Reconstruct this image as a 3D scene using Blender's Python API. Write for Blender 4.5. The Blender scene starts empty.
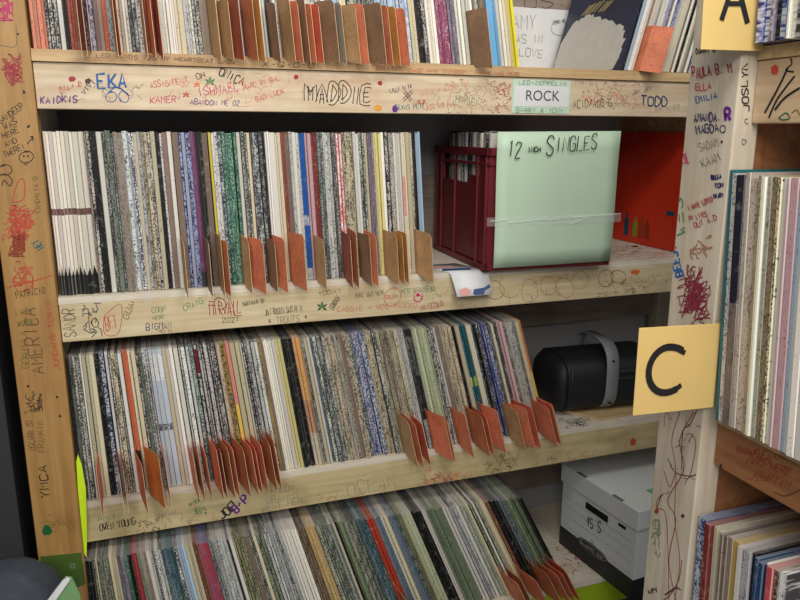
import bpy, bmesh, math, random
from mathutils import Vector, Matrix
C = bpy.context.scene.collection
SC = bpy.context.scene
CAM = (32.198, (0.1747, -1.4931, 0.312), (0.943, -0.3327, 0.0032), (0.0724, 0.2147, 0.974), (0.3247, 0.9183, -0.2265))
T1 = [(0.03, 'po'), (0.0466, 'kt'), (0.0566, 'g'), (0.0666, 'k'), (0.0937, 'ro'), (0.1108, 'nb'), (0.1245, 'tp'), (0.1349, 'ro'), (0.1576, 'gw'), (0.1895, 'wt'), (0.1984, 'tp'), (0.22, 'ro'), (0.2565, 'w'), (0.2639, 'c'), (0.2899, 'wt'), (0.3031, 'kt'), (0.322, 'tp'), (0.3545, 'c'), (0.3758, 'pg'), (0.4012, 'lv'), (0.429, 'ww'), (0.441, 'k'), (0.4571, 'gw'), (0.4896, 'w'), (0.5478, 'wt'), (0.5838, 'lb'), (0.5988, 'c'), (0.6554, 'dt'), (0.7044, 'lb'), (0.7316, 'bu2'), (0.7499, 'c'), (0.7614, 'k'), (0.7776, 'kt'), (0.7939, 'w'), (0.8198, 'mr'), (0.8436, 'pg'), (0.8869, 'w'), (0.9016, 'gw'), (0.9187, 'tp'), (0.941, 'sb'), (0.9585, 'w'), (0.971, 'c'), (0.9861, 'yl2'), (1.0167, 'rb')]
T2 = [(0.0653, 'wb'), (0.0739, 'bt'), (0.0844, 'dg'), (0.0931, 'g'), (0.0966, 'w'), (0.1054, 'dg'), (0.1231, 'gg'), (0.1337, 'gb'), (0.1391, 'c'), (0.1498, 'lt'), (0.1606, 'lw'), (0.1715, 'lt'), (0.1843, 'ct'), (0.1989, 'kt'), (0.2063, 'k'), (0.2174, 'kw'), (0.2267, 'w'), (0.2379, 'wk'), (0.2492, 'nv'), (0.2567, 'lv'), (0.2662, 'nv'), (0.2719, 'pp'), (0.2852, 'k'), (0.2948, 'kw'), (0.3025, 'yl'), (0.3141, 'wt'), (0.3239, 'dt'), (0.3513, 'gn'), (0.3612, 'w'), (0.3771, 'kt'), (0.3831, 'c'), (0.4032, 'dg'), (0.4093, 'k'), (0.4337, 'ww'), (0.4419, 'c'), (0.4501, 'rb'), (0.4605, 'bg'), (0.4834, 'gw'), (0.4939, 'bl'), (0.5023, 'pk'), (0.515, 'rb'), (0.5341, 'dt'), (0.547, 'wt'), (0.56, 'dg'), (0.5708, 'rw'), (0.597, 'ct'), (0.608, 'w'), (0.6258, 'kt'), (0.6459, 'pg'), (0.6616, 'cy'), (0.6684, 'w'), (0.6889, 'km'), (0.7049, 'w'), (0.7142, 'cp'), (0.7234, 'c'), (0.7327, 'ct'), (0.7397, 'k'), (0.7632, 'lb')]
T3 = [(0.007, 'k'), (0.0143, 'gg'), (0.0216, 'kt'), (0.0308, 'w'), (0.0493, 'c'), (0.0586, 'k'), (0.0698, 'nt'), (0.0755, 'w'), (0.083, 'kt'), (0.0906, 'ct'), (0.1038, 'kt'), (0.1153, 'or'), (0.1249, 'c'), (0.1345, 'kt'), (0.1423, 'gg'), (0.1539, 'wk'), (0.1774, 'lv2'), (0.1892, 'c'), (0.2051, 'w'), (0.2151, 'w'), (0.2392, 'kw'), (0.2473, 'kr'), (0.2697, 'km'), (0.2759, 'wk'), (0.282, 'kt'), (0.2986, 'cpk'), (0.3069, 'yb'), (0.3194, 'ry'), (0.3383, 'c'), (0.3573, 'kt'), (0.3765, 'kw'), (0.3851, 'yb'), (0.3981, 'g'), (0.4133, 'w'), (0.4242, 'cy'), (0.4527, 'k'), (0.4705, 'tn'), (0.4839, 'g'), (0.4974, 'bg'), (0.5246, 'kt'), (0.5406, 'ct'), (0.5729, 'ct'), (0.5869, 'kt'), (0.608, 'nb'), (0.6174, 'lm'), (0.6579, 'ct'), (0.6918, 'ct'), (0.7089, 'wt'), (0.7311, 'bf'), (0.7685, 'sc'), (0.7861, 'kt'), (0.8269, 'ct'), (0.8371, 'k'), (0.8475, 'c'), (0.8657, 'tl'), (0.884, 'wt'), (0.9024, 'dg'), (0.9263, 'bu'), (0.9504, 'dg'), (0.9666, 'pk'), (1.002, 'wt'), (1.013, 'c'), (1.0351, 'oy')]
T4 = [(0.0125, 'k'), (0.0443, 'dm'), (0.0584, 'c'), (0.0705, 'pg'), (0.0786, 'gn'), (0.0847, 'k'), (0.099, 'rd'), (0.1237, 'gc'), (0.1382, 'wt'), (0.1507, 'kw'), (0.1823, 'dt2'), (0.195, 'lb'), (0.2121, 'c'), (0.2272, 'br'), (0.2445, 'bz'), (0.2839, 'gw'), (0.2905, 'k'), (0.3016, 'w'), (0.3262, 'om'), (0.3624, 'dm'), (0.383, 'kw'), (0.4061, 'gw'), (0.4434, 'w'), (0.4647, 'kb'), (0.4813, 'tn2'), (0.5198, 'dm'), (0.5417, 'ol'), (0.5539, 'sg'), (0.5811, 'dm'), (0.611, 'dt2'), (0.6286, 'rd2'), (0.6463, 'bg'), (0.6821, 'bg'), (0.7002, 'ol'), (0.7237, 'sc'), (0.7499, 'k'), (0.7605, 'w'), (0.806, 'sg2'), (0.8168, 'w'), (0.8358, 'kw'), (0.8687, 'gc'), (0.9019, 'dm'), (0.9187, 'c'), (0.93, 'br'), (0.9413, 'k'), (0.9611, 'bg'), (0.9898, 'sg'), (1.0129, 'sg'), (1.0245, 'k'), (1.045, 'dr'), (1.0686, 'c')]
TC = [(0.79, 'wt'), (0.8074, 'dk2'), (0.8151, 'w'), (0.8272, 'cb'), (0.8345, 'c'), (0.8404, 'tn3'), (0.8489, 'w'), (0.8532, 'cb'), (0.8629, 'tn3'), (0.8711, 'ct'), (0.8804, 'ww'), (0.8869, 'pk'), (0.8947, 'lb'), (0.9242, 'w')]
TL = [(0.8038, 'nb'), (0.8131, 'rb'), (0.8186, 'k'), (0.8382, 'c'), (0.852, 'tp'), (0.8621, 'yl3'), (0.8769, 'w'), (0.8881, 'gc'), (0.8944, 'ct'), (0.9036, 'bl2'), (0.9112, 'w'), (0.9202, 'rp'), (0.929, 'ct'), (0.9404, 'kw'), (0.9962, 'gc')]
TA = [(0.8112, 'nb'), (0.8197, 'pg'), (0.8267, 'k'), (0.8377, 'bu'), (0.8458, 'w'), (0.8993, 'dg')]
TB1 = [(0.0785, 'or', 5, 0.03), (0.0883, 'rr', 5, 0.03), (0.0966, 'or', 5, 0.03), (0.1335, 'kr', 5, 0.04), (0.1402, 'or', 12, 0.04), (0.1917, 'kr', 5, 0.03), (0.2005, 'or', 10, 0.035), (0.211, 'rb', 10, 0.035), (0.3062, 'kr', 15, 0.04), (0.3284, 'kr', 20, 0.04), (0.347, 'rb', 22, 0.045), (0.3735, 'ob', 18, 0.045), (0.3925, 'oy', 12, 0.035), (0.4234, 'kb', 10, 0.04), (0.4468, 'kr', 15, 0.045), (0.4567, 'or', 18, 0.04), (0.4785, 'kb', 15, 0.03), (0.4905, 'or', 15, 0.04), (0.5005, 'rr', 18, 0.045), (0.5187, 'kb', 28, 0.05), (0.5473, 'kg', 20, 0.035), (0.568, 'kr', 20, 0.045), (0.5889, 'or', 12, 0.04), (0.6142, 'kb', 25, 0.05), (0.6462, 'or', 15, 0.04), (0.6591, 'oy', 15, 0.04), (0.6765, 'or', 24, 0.042), (0.8554, 'kb', 24, 0.05)]
TB2 = [(0.2297, 'kr', 5, 0.035), (0.2803, 'kb', 8, 0.035), (0.298, 'kr', 8, 0.035), (0.306, 'ob', 22, 0.04), (0.3543, 'kr', 20, 0.03), (0.3685, 'or', 25, 0.05), (0.3994, 'kb', 20, 0.032), (0.4181, 'or', 22, 0.045), (0.4497, 'ob', 30, 0.045), (0.5098, 'kr', 15, 0.04), (0.5715, 'rb', 5, 0.042), (0.5804, 'ob', 5, 0.045), (0.6029, 'kb', 15, 0.04), (0.6211, 'or', 12, 0.04), (0.6671, 'kr', 15, 0.045), (0.688, 'oy', 5, 0.04), (0.7021, 'oy', 5, 0.035), (0.7353, 'kr', 20, 0.05)]
TB3 = [(0.0396, 'or', 0, 0.05), (0.0761, 'rb', 5, 0.06), (0.0858, 'ob', 5, 0.05), (0.1132, 'or', 12, 0.065), (0.133, 'oy2', 28, 0.06), (0.167, 'or', 5, 0.05), (0.2199, 'or', 8, 0.05), (0.2302, 'ob', 8, 0.05), (0.2406, 'or', 8, 0.045), (0.2594, 'or', 12, 0.055), (0.2699, 'rb', 8, 0.05), (0.2825, 'ob', 12, 0.06), (0.2931, 'or', 10, 0.055), (0.3102, 'ob', 15, 0.065), (0.3274, 'or', 12, 0.06), (0.3382, 'rr', 10, 0.055), (0.3468, 'or', 8, 0.055), (0.373, 'ob', 12, 0.055), (0.3841, 'or', 8, 0.05), (0.6962, 'kr', 10, 0.05), (0.7112, 'or', 8, 0.055), (0.7263, 'rr', 5, 0.05), (0.7644, 'or', 20, 0.06), (0.7747, 'ob', 12, 0.055), (0.8372, 'or', 12, 0.05), (0.8743, 'ob', 12, 0.055), (0.8877, 'rr', 8, 0.05), (0.9093, 'or', 18, 0.055), (0.9695, 'kr', 12, 0.05), (0.9805, 'or', 22, 0.06), (1.0057, 'rr', 14, 0.06), (1.0566, 'or', 10, 0.055), (1.0652, 'rr', 8, 0.05), (1.0738, 'or', 8, 0.05), (1.0824, 'rb', 6, 0.045)]
TB4 = [(0.684, 'kr', 10, 0.05), (0.9663, 'or', 12, 0.06), (0.9838, 'ob', 10, 0.055), (1.0132, 'or', 15, 0.06), (1.0489, 'ob', 14, 0.06), (1.073, 'or', 14, 0.06), (1.0942, 'or', 12, 0.055), (1.1125, 'rr', 10, 0.055), (1.1309, 'or', 8, 0.05)]
WRITING = [
 ('t', 'F1', 'KAIDKIS', (0.0052, -0.0, 0.3625), (0.064, 0.0, 0.0046), (0.0006, 0.0, 0.0122), 'pu', 1.6),
 ('t', 'F1', 'EKA', (0.1037, -0.0, 0.3892), (0.0544, 0.0, 0.0048), (0.0006, 0.0, 0.0284), 'bl', 3.2),
 ('t', 'F1', 'ASSIGNMENT', (0.1974, 0.0, 0.3949), (0.0701, 0.0, 0.0109), (-0.0007, 0.0, 0.0108), 'rd', 0.9),
 ('t', 'F1', 'KAMER-', (0.1952, 0.0, 0.3655), (0.059, 0.0, 0.0047), (0.0002, 0.0, 0.0128), 'pi', 1.2),
 ('t', 'F1', 'OH', (0.2846, 0.0, 0.4117), (0.0173, 0.0, 0.0061), (-0.0029, 0.0, 0.0105), 'k', 1),
 ('t', 'F1', 'MONICA', (0.3156, 0.0, 0.4275), (0.0564, 0.0, -0.0248), (0.0071, 0.0, 0.0136), 'k', 1.8),
 ('t', 'F1', 'ISHMAEL', (0.2846, 0.0, 0.3801), (0.0812, 0.0, 0.0148), (-0.0018, 0.0, 0.0165), 'pi', 1.2),
 ('t', 'F1', 'ABANDON ME 02', (0.2688, 0.0, 0.3667), (0.0955, 0.0, -0.0023), (0.001, 0.0, 0.0093), 'pu', 1),
 ('t', 'F1', 'MILA + JO', (0.0405, 0.0, 0.3842), (0.0381, 0.0, 0.0115), (-0.0014, 0.0, 0.0085), 'rd', 0.8),
 ('t', 'F1', 'VIVI', (0.0806, 0.0, 0.3798), (0.0226, 0.0, 0.0236), (-0.0058, 0.0, 0.0059), 'nv', 1.2),
 ('t', 'F1', 'HARD BY BAL', (0.3736, 0.0, 0.3951), (0.0722, 0.0, 0.0209), (-0.0022, 0.0, 0.0091), 'rd', 0.8),
 ('t', 'F1', 'BAD LUCK', (0.3962, 0.0, 0.3726), (0.0588, 0.0, 0.0185), (-0.0026, 0.0, 0.0091), 'rd', 0.8),
 ('o', 'F1', 'MADDIE', (0.4955, 0.0, 0.3762), (0.1431, 0.0, -0.0016), (0.002, 0.0, 0.0333), 'k', 1.5),
 ('o', 'F1', 'X', (0.7057, 0.0, 0.3819), (0.0274, 0.0, 0.0005), (-0.0001, 0.0, 0.0185), 'k', 1.2),
 ('t', 'F1', 'LILLY IN TX', (0.6787, 0.0, 0.3957), (0.0496, 0.0, 0.0113), (-0.002, 0.0, 0.0079), 'nv', 1),
 ('t', 'F1', 'HAYLEY', (0.829, 0.0, 0.3799), (0.0558, 0.0, -0.0076), (0.0026, 0.0, 0.0146), 'gn', 1),
 ('t', 'F1', 'ANNA + CORY 97', (0.7468, 0.0, 0.3889), (0.1173, 0.0, 0.0255), (-0.0031, 0.0, 0.012), 'pk', 0.8),
 ('t', 'F1', 'JESS AND PAT', (0.7587, 0.0, 0.362), (0.0705, 0.0, 0.0094), (-0.0017, 0.0, 0.0103), 'rd', 0.7),
 ('t', 'F1', 'TEXAS PETE', (0.6899, 0.0, 0.3611), (0.0687, 0.0, 0.0051), (-0.0007, 0.0, 0.0102), 'tl', 1),
 ('t', 'F1', 'ACID/ACG-G', (1.1287, 0.0, 0.3714), (0.1069, 0.0, 0.0062), (-0.0023, 0.0, 0.018), 'k', 1.1),
 ('t', 'F1', 'TODD', (1.315, 0.0, 0.3811), (0.0824, 0.0, -0.0011), (-0.001, 0.0, 0.0209), 'dt', 2.8),
 ('t', 'F1', 'NANCY + SID 04', (1.1305, 0.0, 0.4251), (0.1804, 0.0, -0.0001), (-0.0003, 0.0, 0.0111), 'br', 0.8),
 ('t', 'F1', 'JAY JAY', (1.2899, 0.0, 0.4038), (0.0565, 0.0, 0.0128), (-0.0036, 0.0, 0.0089), 'pu', 0.8),
 ('t', 'F1', 'SAM HINES', (1.3604, 0.0, 0.3653), (0.0735, 0.0, 0.0105), (-0.0028, 0.0, 0.0093), 'g', 0.6),
 ('t', 'F1', 'M.P.', (0.7423, 0.0, 0.3722), (0.0232, 0.0, 0.0024), (-0.0012, 0.0, 0.0103), 'rd', 1.5),
 ('b', 'F1', (0.0628, 0.0, 0.4077), (0.0067, 0.0, 0.0001), (0.0005, 0.0, 0.0052), 'br'),
 ('b', 'F1', (0.6565, 0.0, 0.4155), (0.0055, 0.0, 0.0001), (0.0, 0.0, 0.005), 'br'),
 ('b', 'F1', (0.6519, 0.0, 0.3646), (0.0089, 0.0, 0.0002), (0.0, 0.0, 0.0072), 'oy'),
 ('b', 'F1', (0.6899, 0.0, 0.3631), (0.0079, 0.0, 0.0001), (0.0, 0.0, 0.0072), 'pu'),
 ('b', 'F1', (0.0896, 0.0, 0.4048), (0.0051, 0.0, 0.0002), (0.0005, -0.0, 0.0054), 'kb'),
 ('b', 'F1', (0.4784, 0.0, 0.4227), (0.0051, 0.0, 0.0001), (0.0001, 0.0, 0.0048), 'br'),
 ('l', 'F1', (0.3089, 0.0, 0.4087), (0.0114, 0.0, 0.0002), (0.0006, 0.0, 0.0111), 'gn'),
 ('l', 'F1', (0.2841, 0.0, 0.4025), (0.0075, 0.0, 0.0001), (0.0004, 0.0, 0.0074), 'or'),
 ('l', 'F1', (0.2624, 0.0, 0.3834), (0.0075, 0.0, 0.0001), (0.0005, 0.0, 0.0074), 'rd'),
 ('c', 'F1', (0.1269, 0.0, 0.3771), (0.0088, 0.0, 0.0001), (0.0007, 0.0, 0.009), 'bl'),
 ('c', 'F1', (0.1497, 0.0, 0.3775), (0.0089, 0.0, 0.0002), (0.0007, 0.0, 0.0091), 'bl'),
 ('p', 'F1', [(0.1204, 0.0, 0.3823), (0.1389, 0.0, 0.3953), (0.1587, 0.0, 0.3795), (0.144, 0.0, 0.3937), (0.1247, 0.0, 0.3932)], 'bl', 1.5),
 ('s', 'F1', (0.0418, 0.0, 0.3983), (0.18, 0.0, 0.4017), (0.0391, 0.0, 0.3701), (0.1778, 0.0, 0.3726), 23, 'g', 0.5),
 ('s', 'F1', (0.1742, 0.0, 0.4197), (0.4867, -0.0, 0.4287), (0.1698, 0.0, 0.3614), (0.4849, 0.0, 0.3662), 44, 'pk', 0.6),
 ('s', 'F1', (0.7579, 0.0, 0.4242), (0.9494, 0.0, 0.4292), (0.7587, 0.0, 0.3578), (0.9522, 0.0, 0.3602), 51, 'tn', 0.7),
 ('s', 'F1', (0.9076, 0.0, 0.4239), (0.9621, 0.0, 0.4253), (0.9098, 0.0, 0.3597), (0.9648, 0.0, 0.3604), 27, 'br', 0.9),
 ('s', 'F1', (1.1299, 0.0, 0.434), (1.2981, 0.0, 0.4384), (1.1348, 0.0, 0.3625), (1.305, 0.0, 0.3646), 40, 'tn', 0.7),
 ('s', 'F1', (1.1314, 0.0, 0.4118), (1.3117, 0.0, 0.4158), (1.1335, 0.0, 0.3805), (1.3148, 0.0, 0.3834), 23, 'or', 0.9),
 ('t', 'P1', 'LED WINGS 720 MY HEARTBEAT LABS', (0.1072, -0.006, 0.4471), (0.2505, 0.0, -0.0039), (0.001, 0.0, 0.007), 'kb', 0.8),
 ('t', 'P1', 'X-Q-O-O', (0.4099, -0.006, 0.4411), (0.1066, 0.0, -0.0004), (0.0008, 0.0, 0.0095), 'k', 0.9),
 ('t', 'P1', 'JENNA + PATTI', (0.6437, -0.006, 0.4407), (0.0596, 0.0, -0.0001), (0.0004, 0.0, 0.008), 'br', 0.8),
 ('t', 'P1', 'CHASE WAVE 7/7/2022', (0.7168, -0.006, 0.4389), (0.1319, 0.0, -0.0002), (0.0003, 0.0, 0.0081), 'rd', 0.7),
 ('t', 'P1', 'FRANK WAS HERE', (0.8726, -0.006, 0.4394), (0.1108, 0.0, -0.0011), (0.0002, 0.0, 0.0073), 'br', 0.7),
 ('t', 'F2', 'SANDRA', (0.025, 0.0, -0.0809), (0.0046, 0.0, 0.0706), (-0.0215, 0.0, 0.0013), 'k', 1),
 ('s', 'F2', (0.0382, 0.0, -0.015), (0.0779, 0.0, -0.018), (0.0324, 0.0, -0.0795), (0.0724, 0.0, -0.0832), 13, 'g', 1.6),
 ('c', 'F2', (0.0619, 0.0, -0.0555), (0.0072, 0.0, -0.0006), (0.0007, 0.0, 0.0082), 'k'),
 ('p', 'F2', [(0.0403, 0.0, -0.0313), (0.0516, 0.0, -0.0261), (0.0515, 0.0, -0.0689), (0.0639, 0.0, -0.0742)], 'k', 1),
 ('t', 'F2', 'BET', (0.0808, 0.0, -0.0715), (0.0225, 0.0, 0.0021), (-0.0018, 0.0, 0.0265), 'rd', 1.1),
 ('p', 'F2', [(0.0795, 0.0, -0.0426), (0.1128, 0.0, -0.0206), (0.1045, 0.0, -0.0778), (0.0782, 0.0, -0.0796), (0.0795, 0.0, -0.0426)], 'rd', 1),
 ('t', 'F2', 'GUAP', (0.1232, 0.0, -0.0545), (0.0204, 0.0, 0.0439), (-0.01, 0.0, 0.0056), 'ol', 1.2),
 ('t', 'F2', 'COOP', (0.1697, 0.0, -0.0437), (0.0272, 0.0, 0.002), (-0.0006, 0.0, 0.0103), 'gn', 0.8),
 ('t', 'F2', 'HERE', (0.1706, 0.0, -0.0585), (0.0233, 0.0, 0.0023), (-0.0007, 0.0, 0.0084), 'gn', 0.7),
 ('t', 'F2', 'BIGMAN', (0.1557, 0.0, -0.0782), (0.0504, 0.0, -0.0003), (0.0, 0.0, 0.0126), 'nv', 1.1),
 ('t', 'F2', '2010', (0.178, 0.0, -0.0908), (0.0274, 0.0, 0.0018), (-0.0006, 0.0, 0.0084), 'nv', 0.7),
 ('t', 'F2', 'CRAIG', (0.2319, 0.0, -0.0445), (0.0406, 0.0, 0.0138), (-0.0036, 0.0, 0.012), 'gn', 1),
 ('o', 'F2', 'TRAL', (0.279, 0.0, -0.059), (0.0717, 0.0, -0.0015), (0.0001, 0.0, 0.0299), 'br', 1.3),
 ('t', 'F2', '2021', (0.3066, 0.0, -0.0764), (0.0372, 0.0, 0.0012), (-0.0006, 0.0, 0.0108), 'k', 0.8),
 ('t', 'F2', 'MARIANNE 07', (0.3515, 0.0, -0.0432), (0.0464, 0.0, 0.0052), (-0.0011, 0.0, 0.0086), 'k', 0.8),
 ('t', 'F2', 'JULY RUSSELL SAYS HI 11', (0.3968, 0.0, -0.0665), (0.0823, 0.0, 0.0023), (-0.0008, 0.0, 0.0132), 'k', 0.7),
 ('t', 'F2', '* TROUTS *', (0.4024, 0.0, -0.0869), (0.0872, 0.0, 0.0016), (-0.0007, 0.0, 0.0133), 'k', 0.7),
 ('l', 'F2', (0.5215, 0.0, -0.0586), (0.0134, 0.0, -0.001), (0.0003, 0.0, 0.0135), 'dgn'),
 ('t', 'F2', 'TODAY', (0.5131, 0.0, -0.0333), (0.0541, 0.0, 0.0052), (-0.0012, 0.0, 0.0089), 'k', 0.7),
 ('t', 'F2', 'GORDON', (0.5461, 0.0, -0.0673), (0.0186, 0.0, 0.0258), (-0.0093, 0.0, 0.007), 'k', 0.9),
 ('t', 'F2', 'CASSIE + WES TAGGED', (0.5551, 0.0, -0.0726), (0.1915, 0.0, -0.0035), (-0.0005, 0.0, 0.0114), 'rd', 0.8),
 ('t', 'F2', 'MIKE WAS HERE', (0.5967, 0.0, -0.0439), (0.0701, 0.0, 0.0018), (-0.001, 0.0, 0.0114), 'k', 0.7),
 ('c', 'F2', (0.6835, 0.0, -0.0479), (0.0216, 0.0, -0.0016), (0.0, 0.0, 0.0208), 'rd'),
 ('t', 'F2', 'RUN', (0.6692, 0.0, -0.0538), (0.0287, 0.0, 0.0025), (-0.0016, 0.0, 0.0092), 'rd', 0.8),
 ('t', 'F2', 'KEENER', (0.7051, 0.0, -0.0425), (0.0856, 0.0, 0.001), (-0.0011, 0.0, 0.0116), 'gn', 1.1),
 ('c', 'F2', (0.7464, 0.0, -0.0501), (0.0123, 0.0, -0.0009), (-0.0001, 0.0, 0.0117), 'pi'),
 ('c', 'F2', (0.7464, 0.0, -0.0548), (0.0074, 0.0, -0.0006), (0.0, 0.0, 0.007), 'pi'),
 ('t', 'F2', 'VRISCONA', (0.7517, 0.0, -0.086), (0.0597, 0.0, 0.0073), (-0.0027, 0.0, 0.0119), 'br', 1),
 ('b', 'F2', (0.7464, 0.0, -0.0478), (0.0049, 0.0, -0.0003), (-0.0001, 0.0, 0.0047), 'pi'),
 ('s', 'F2', (0.7632, 0.0, -0.0185), (0.8893, 0.0, -0.0268), (0.7641, 0.0, -0.0893), (0.8915, 0.0, -0.0995), 23, 'tn', 0.7),
 ('s', 'F2', (0.9407, 0.0, -0.006), (1.2041, 0.0, -0.022), (0.9437, 0.0, -0.0865), (1.2104, 0.0, -0.1069), 17, 'tn', 0.9),
 ('c', 'F2', (0.9371, 0.0, -0.0493), (0.0239, 0.0, -0.0017), (-0.0008, 0.0, 0.0219), 'tn'),
 ('c', 'F2', (0.9819, 0.0, -0.0402), (0.027, 0.0, -0.0018), (-0.001, 0.0, 0.0245), 'tn'),
 ('c', 'F2', (1.037, 0.0, -0.0587), (0.0277, 0.0, -0.002), (-0.0012, 0.0, 0.0248), 'tn'),
 ('c', 'F2', (1.0863, 0.0, -0.0497), (0.0254, 0.0, -0.0017), (-0.0013, 0.0, 0.0225), 'tn'),
 ('c', 'F2', (1.1347, 0.0, -0.058), (0.0259, 0.0, -0.0017), (-0.0014, 0.0, 0.0228), 'tn'),
 ('c', 'F2', (1.1765, 0.0, -0.0405), (0.0233, 0.0, -0.0015), (-0.0014, 0.0, 0.0203), 'tn'),
 ('c', 'F2', (1.2525, 0.0, -0.0403), (0.0209, 0.0, -0.0013), (-0.0015, 0.0, 0.018), 'k'),
 ('c', 'F2', (1.2882, 0.0, -0.04), (0.0182, 0.0, -0.0011), (-0.0013, 0.0, 0.0156), 'k'),
 ('t', 'F2', 'ARTS-TON G.R', (1.2213, 0.0, -0.0948), (0.1262, 0.0, 0.0038), (-0.0033, 0.0, 0.0156), 'k', 0.8),
 ('s', 'F2', (1.233, 0.0, -0.0187), (1.4415, 0.0, -0.0311), (1.2381, 0.0, -0.0831), (1.4487, 0.0, -0.0983), 44, 'tn', 0.7),
 ('b', 'F2', (1.3388, 0.0, -0.0302), (0.0154, 0.0, -0.0009), (-0.0006, 0.0, 0.0066), 'or'),
 ('t', 'F3', 'POST', (0.0308, 0.0, -0.4835), (0.0351, 0.0, -0.002), (-0.0001, 0.0, 0.0093), 'gn', 0.8),
 ('t', 'F3', 'OWEN YOUNG', (0.0326, 0.0, -0.5072), (0.0717, 0.0, 0.0025), (-0.0012, 0.0, 0.0163), 'k', 1.3),
 ('t', 'F3', 'JAMAL', (0.1453, 0.0, -0.5006), (0.05, 0.0, 0.005), (-0.0017, 0.0, 0.0119), 'g', 0.8),
 ('t', 'F3', 'JOEL', (0.2831, 0.0, -0.5292), (0.0432, 0.0, 0.0314), (-0.0116, 0.0, 0.0191), 'kg', 3),
 ('t', 'F3', '8-P', (0.3142, 0.0, -0.5203), (0.0324, 0.0, 0.0312), (-0.0121, 0.0, 0.0157), 'pu', 3.5),
 ('t', 'F3', '+MEON', (0.3917, 0.0, -0.4847), (0.0572, 0.0, 0.0025), (-0.0021, 0.0, 0.0149), 'g', 0.8),
 ('t', 'F3', 'GRAMMY', (0.3817, 0.0, -0.5078), (0.0782, 0.0, 0.0035), (-0.0021, 0.0, 0.015), 'g', 0.8),
 ('t', 'F3', 'WENT HERE', (0.372, 0.0, -0.5261), (0.1062, 0.0, 0.0058), (-0.0023, 0.0, 0.0151), 'g', 0.8),
 ('t', 'F3', 'OCEAN', (0.574, 0.0, -0.5245), (0.1252, 0.0, 0.0069), (-0.0063, 0.0, 0.0338), 'g', 0.8),
 ('s', 'F3', (0.0187, 0.0, -0.4443), (0.3682, 0.0, -0.5079), (0.0127, 0.0, -0.5126), (0.3651, 0.0, -0.5828), 44, 'tn', 0.7),
 ('s', 'F3', (0.3925, 0.0, -0.4626), (0.7562, 0.0, -0.5247), (0.3902, 0.0, -0.5244), (0.7569, 0.0, -0.5922), 37, 'tn', 0.6),
 ('s', 'F3', (0.7298, 0.0, -0.4753), (0.8897, 0.0, -0.5011), (0.7303, 0.0, -0.5496), (0.8918, 0.0, -0.5782), 57, 'br', 0.9),
 ('s', 'F3', (0.7688, 0.0, -0.4869), (0.9036, 0.0, -0.5088), (0.7695, 0.0, -0.5404), (0.9053, 0.0, -0.5639), 34, 'or', 0.8),
 ('s', 'F3', (0.916, 0.0, -0.4619), (1.0292, 0.0, -0.4792), (0.9184, 0.0, -0.5386), (1.0329, 0.0, -0.5578), 37, 'kb', 1),
 ('s', 'F3', (1.029, 0.0, -0.4737), (1.2715, 0.0, -0.5104), (1.0322, 0.0, -0.5437), (1.2772, 0.0, -0.5842), 40, 'br', 0.8),
 ('s', 'F3', (1.1771, 0.0, -0.4848), (1.4339, 0.0, -0.5232), (1.1801, 0.0, -0.5308), (1.4387, 0.0, -0.5717), 27, 'or', 0.7),
 ('b', 'F3', (1.3762, 0.0, -0.5028), (0.0099, 0.0, -0.0015), (-0.0011, 0.0, 0.0118), 'rd'),
 ('s', 'F3', (0.218, 0.0, -0.4685), (0.2494, 0.0, -0.4742), (0.2158, 0.0, -0.5043), (0.2474, 0.0, -0.5102), 10, 'gn', 1.6),
 ('s', 'F3', (0.1031, 0.0, -0.4949), (0.1532, 0.0, -0.5045), (0.1004, 0.0, -0.5301), (0.1508, 0.0, -0.5401), 13, 'kb', 1),
 ('t', 'LP', 'SANDEEP', (-0.0623, -0.008, 0.3265), (0.0432, 0.0, 0.0283), (-0.0049, 0.0, 0.0102), 'kb', 1.2),
 ('t', 'LP', 'WAS', (-0.0555, -0.008, 0.316), (0.0223, 0.0, 0.0124), (-0.0035, 0.0, 0.0092), 'kb', 1.1),
 ('t', 'LP', 'HERE', (-0.0604, -0.008, 0.3002), (0.0288, 0.0, 0.0124), (-0.0026, 0.0, 0.0097), 'kb', 1.1),
 ('t', 'LP', 'AND', (-0.0587, -0.008, 0.2861), (0.022, 0.0, 0.0088), (-0.002, 0.0, 0.0082), 'kb', 1.1),
 ('t', 'LP', 'THERE!', (-0.0608, -0.008, 0.2666), (0.036, 0.0, 0.0176), (-0.0032, 0.0, 0.0096), 'kb', 1.1),
 ('c', 'LP', (-0.0265, -0.008, 0.2681), (0.0091, 0.0, 0.0), (0.0011, 0.0, 0.0099), 'k'),
 ('b', 'LP', (-0.0296, -0.008, 0.2699), (0.0017, 0.0, 0.0), (0.0002, 0.0, 0.0018), 'k'),
 ('b', 'LP', (-0.023, -0.008, 0.2699), (0.0016, 0.0, 0.0), (0.0002, 0.0, 0.0018), 'k'),
 ('p', 'LP', [(-0.0309, -0.008, 0.2574), (-0.028, -0.008, 0.2538), (-0.0243, -0.008, 0.2573)], 'k', 1),
 ('p', 'LP', [(-0.0224, -0.008, 0.2913), (-0.0113, -0.008, 0.3038), (-0.0162, -0.008, 0.3038), (-0.0113, -0.008, 0.3038), (-0.012, -0.008, 0.2967)], 'k', 1.2),
 ('b', 'LP', (-0.0159, -0.008, 0.3233), (0.002, 0.0, 0.0), (0.0003, 0.0, 0.0026), 'k'),
 ('b', 'LP', (-0.0178, -0.008, 0.3826), (0.0021, 0.0, 0.0001), (0.0003, 0.0, 0.0035), 'k'),
 ('b', 'LP', (-0.0177, -0.008, 0.3215), (0.0017, 0.0, 0.0), (0.0002, 0.0, 0.0021), 'k'),
 ('b', 'LP', (-0.0171, -0.008, 0.4811), (0.0019, 0.0, 0.0001), (0.0002, 0.0, 0.002), 'k'),
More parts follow.
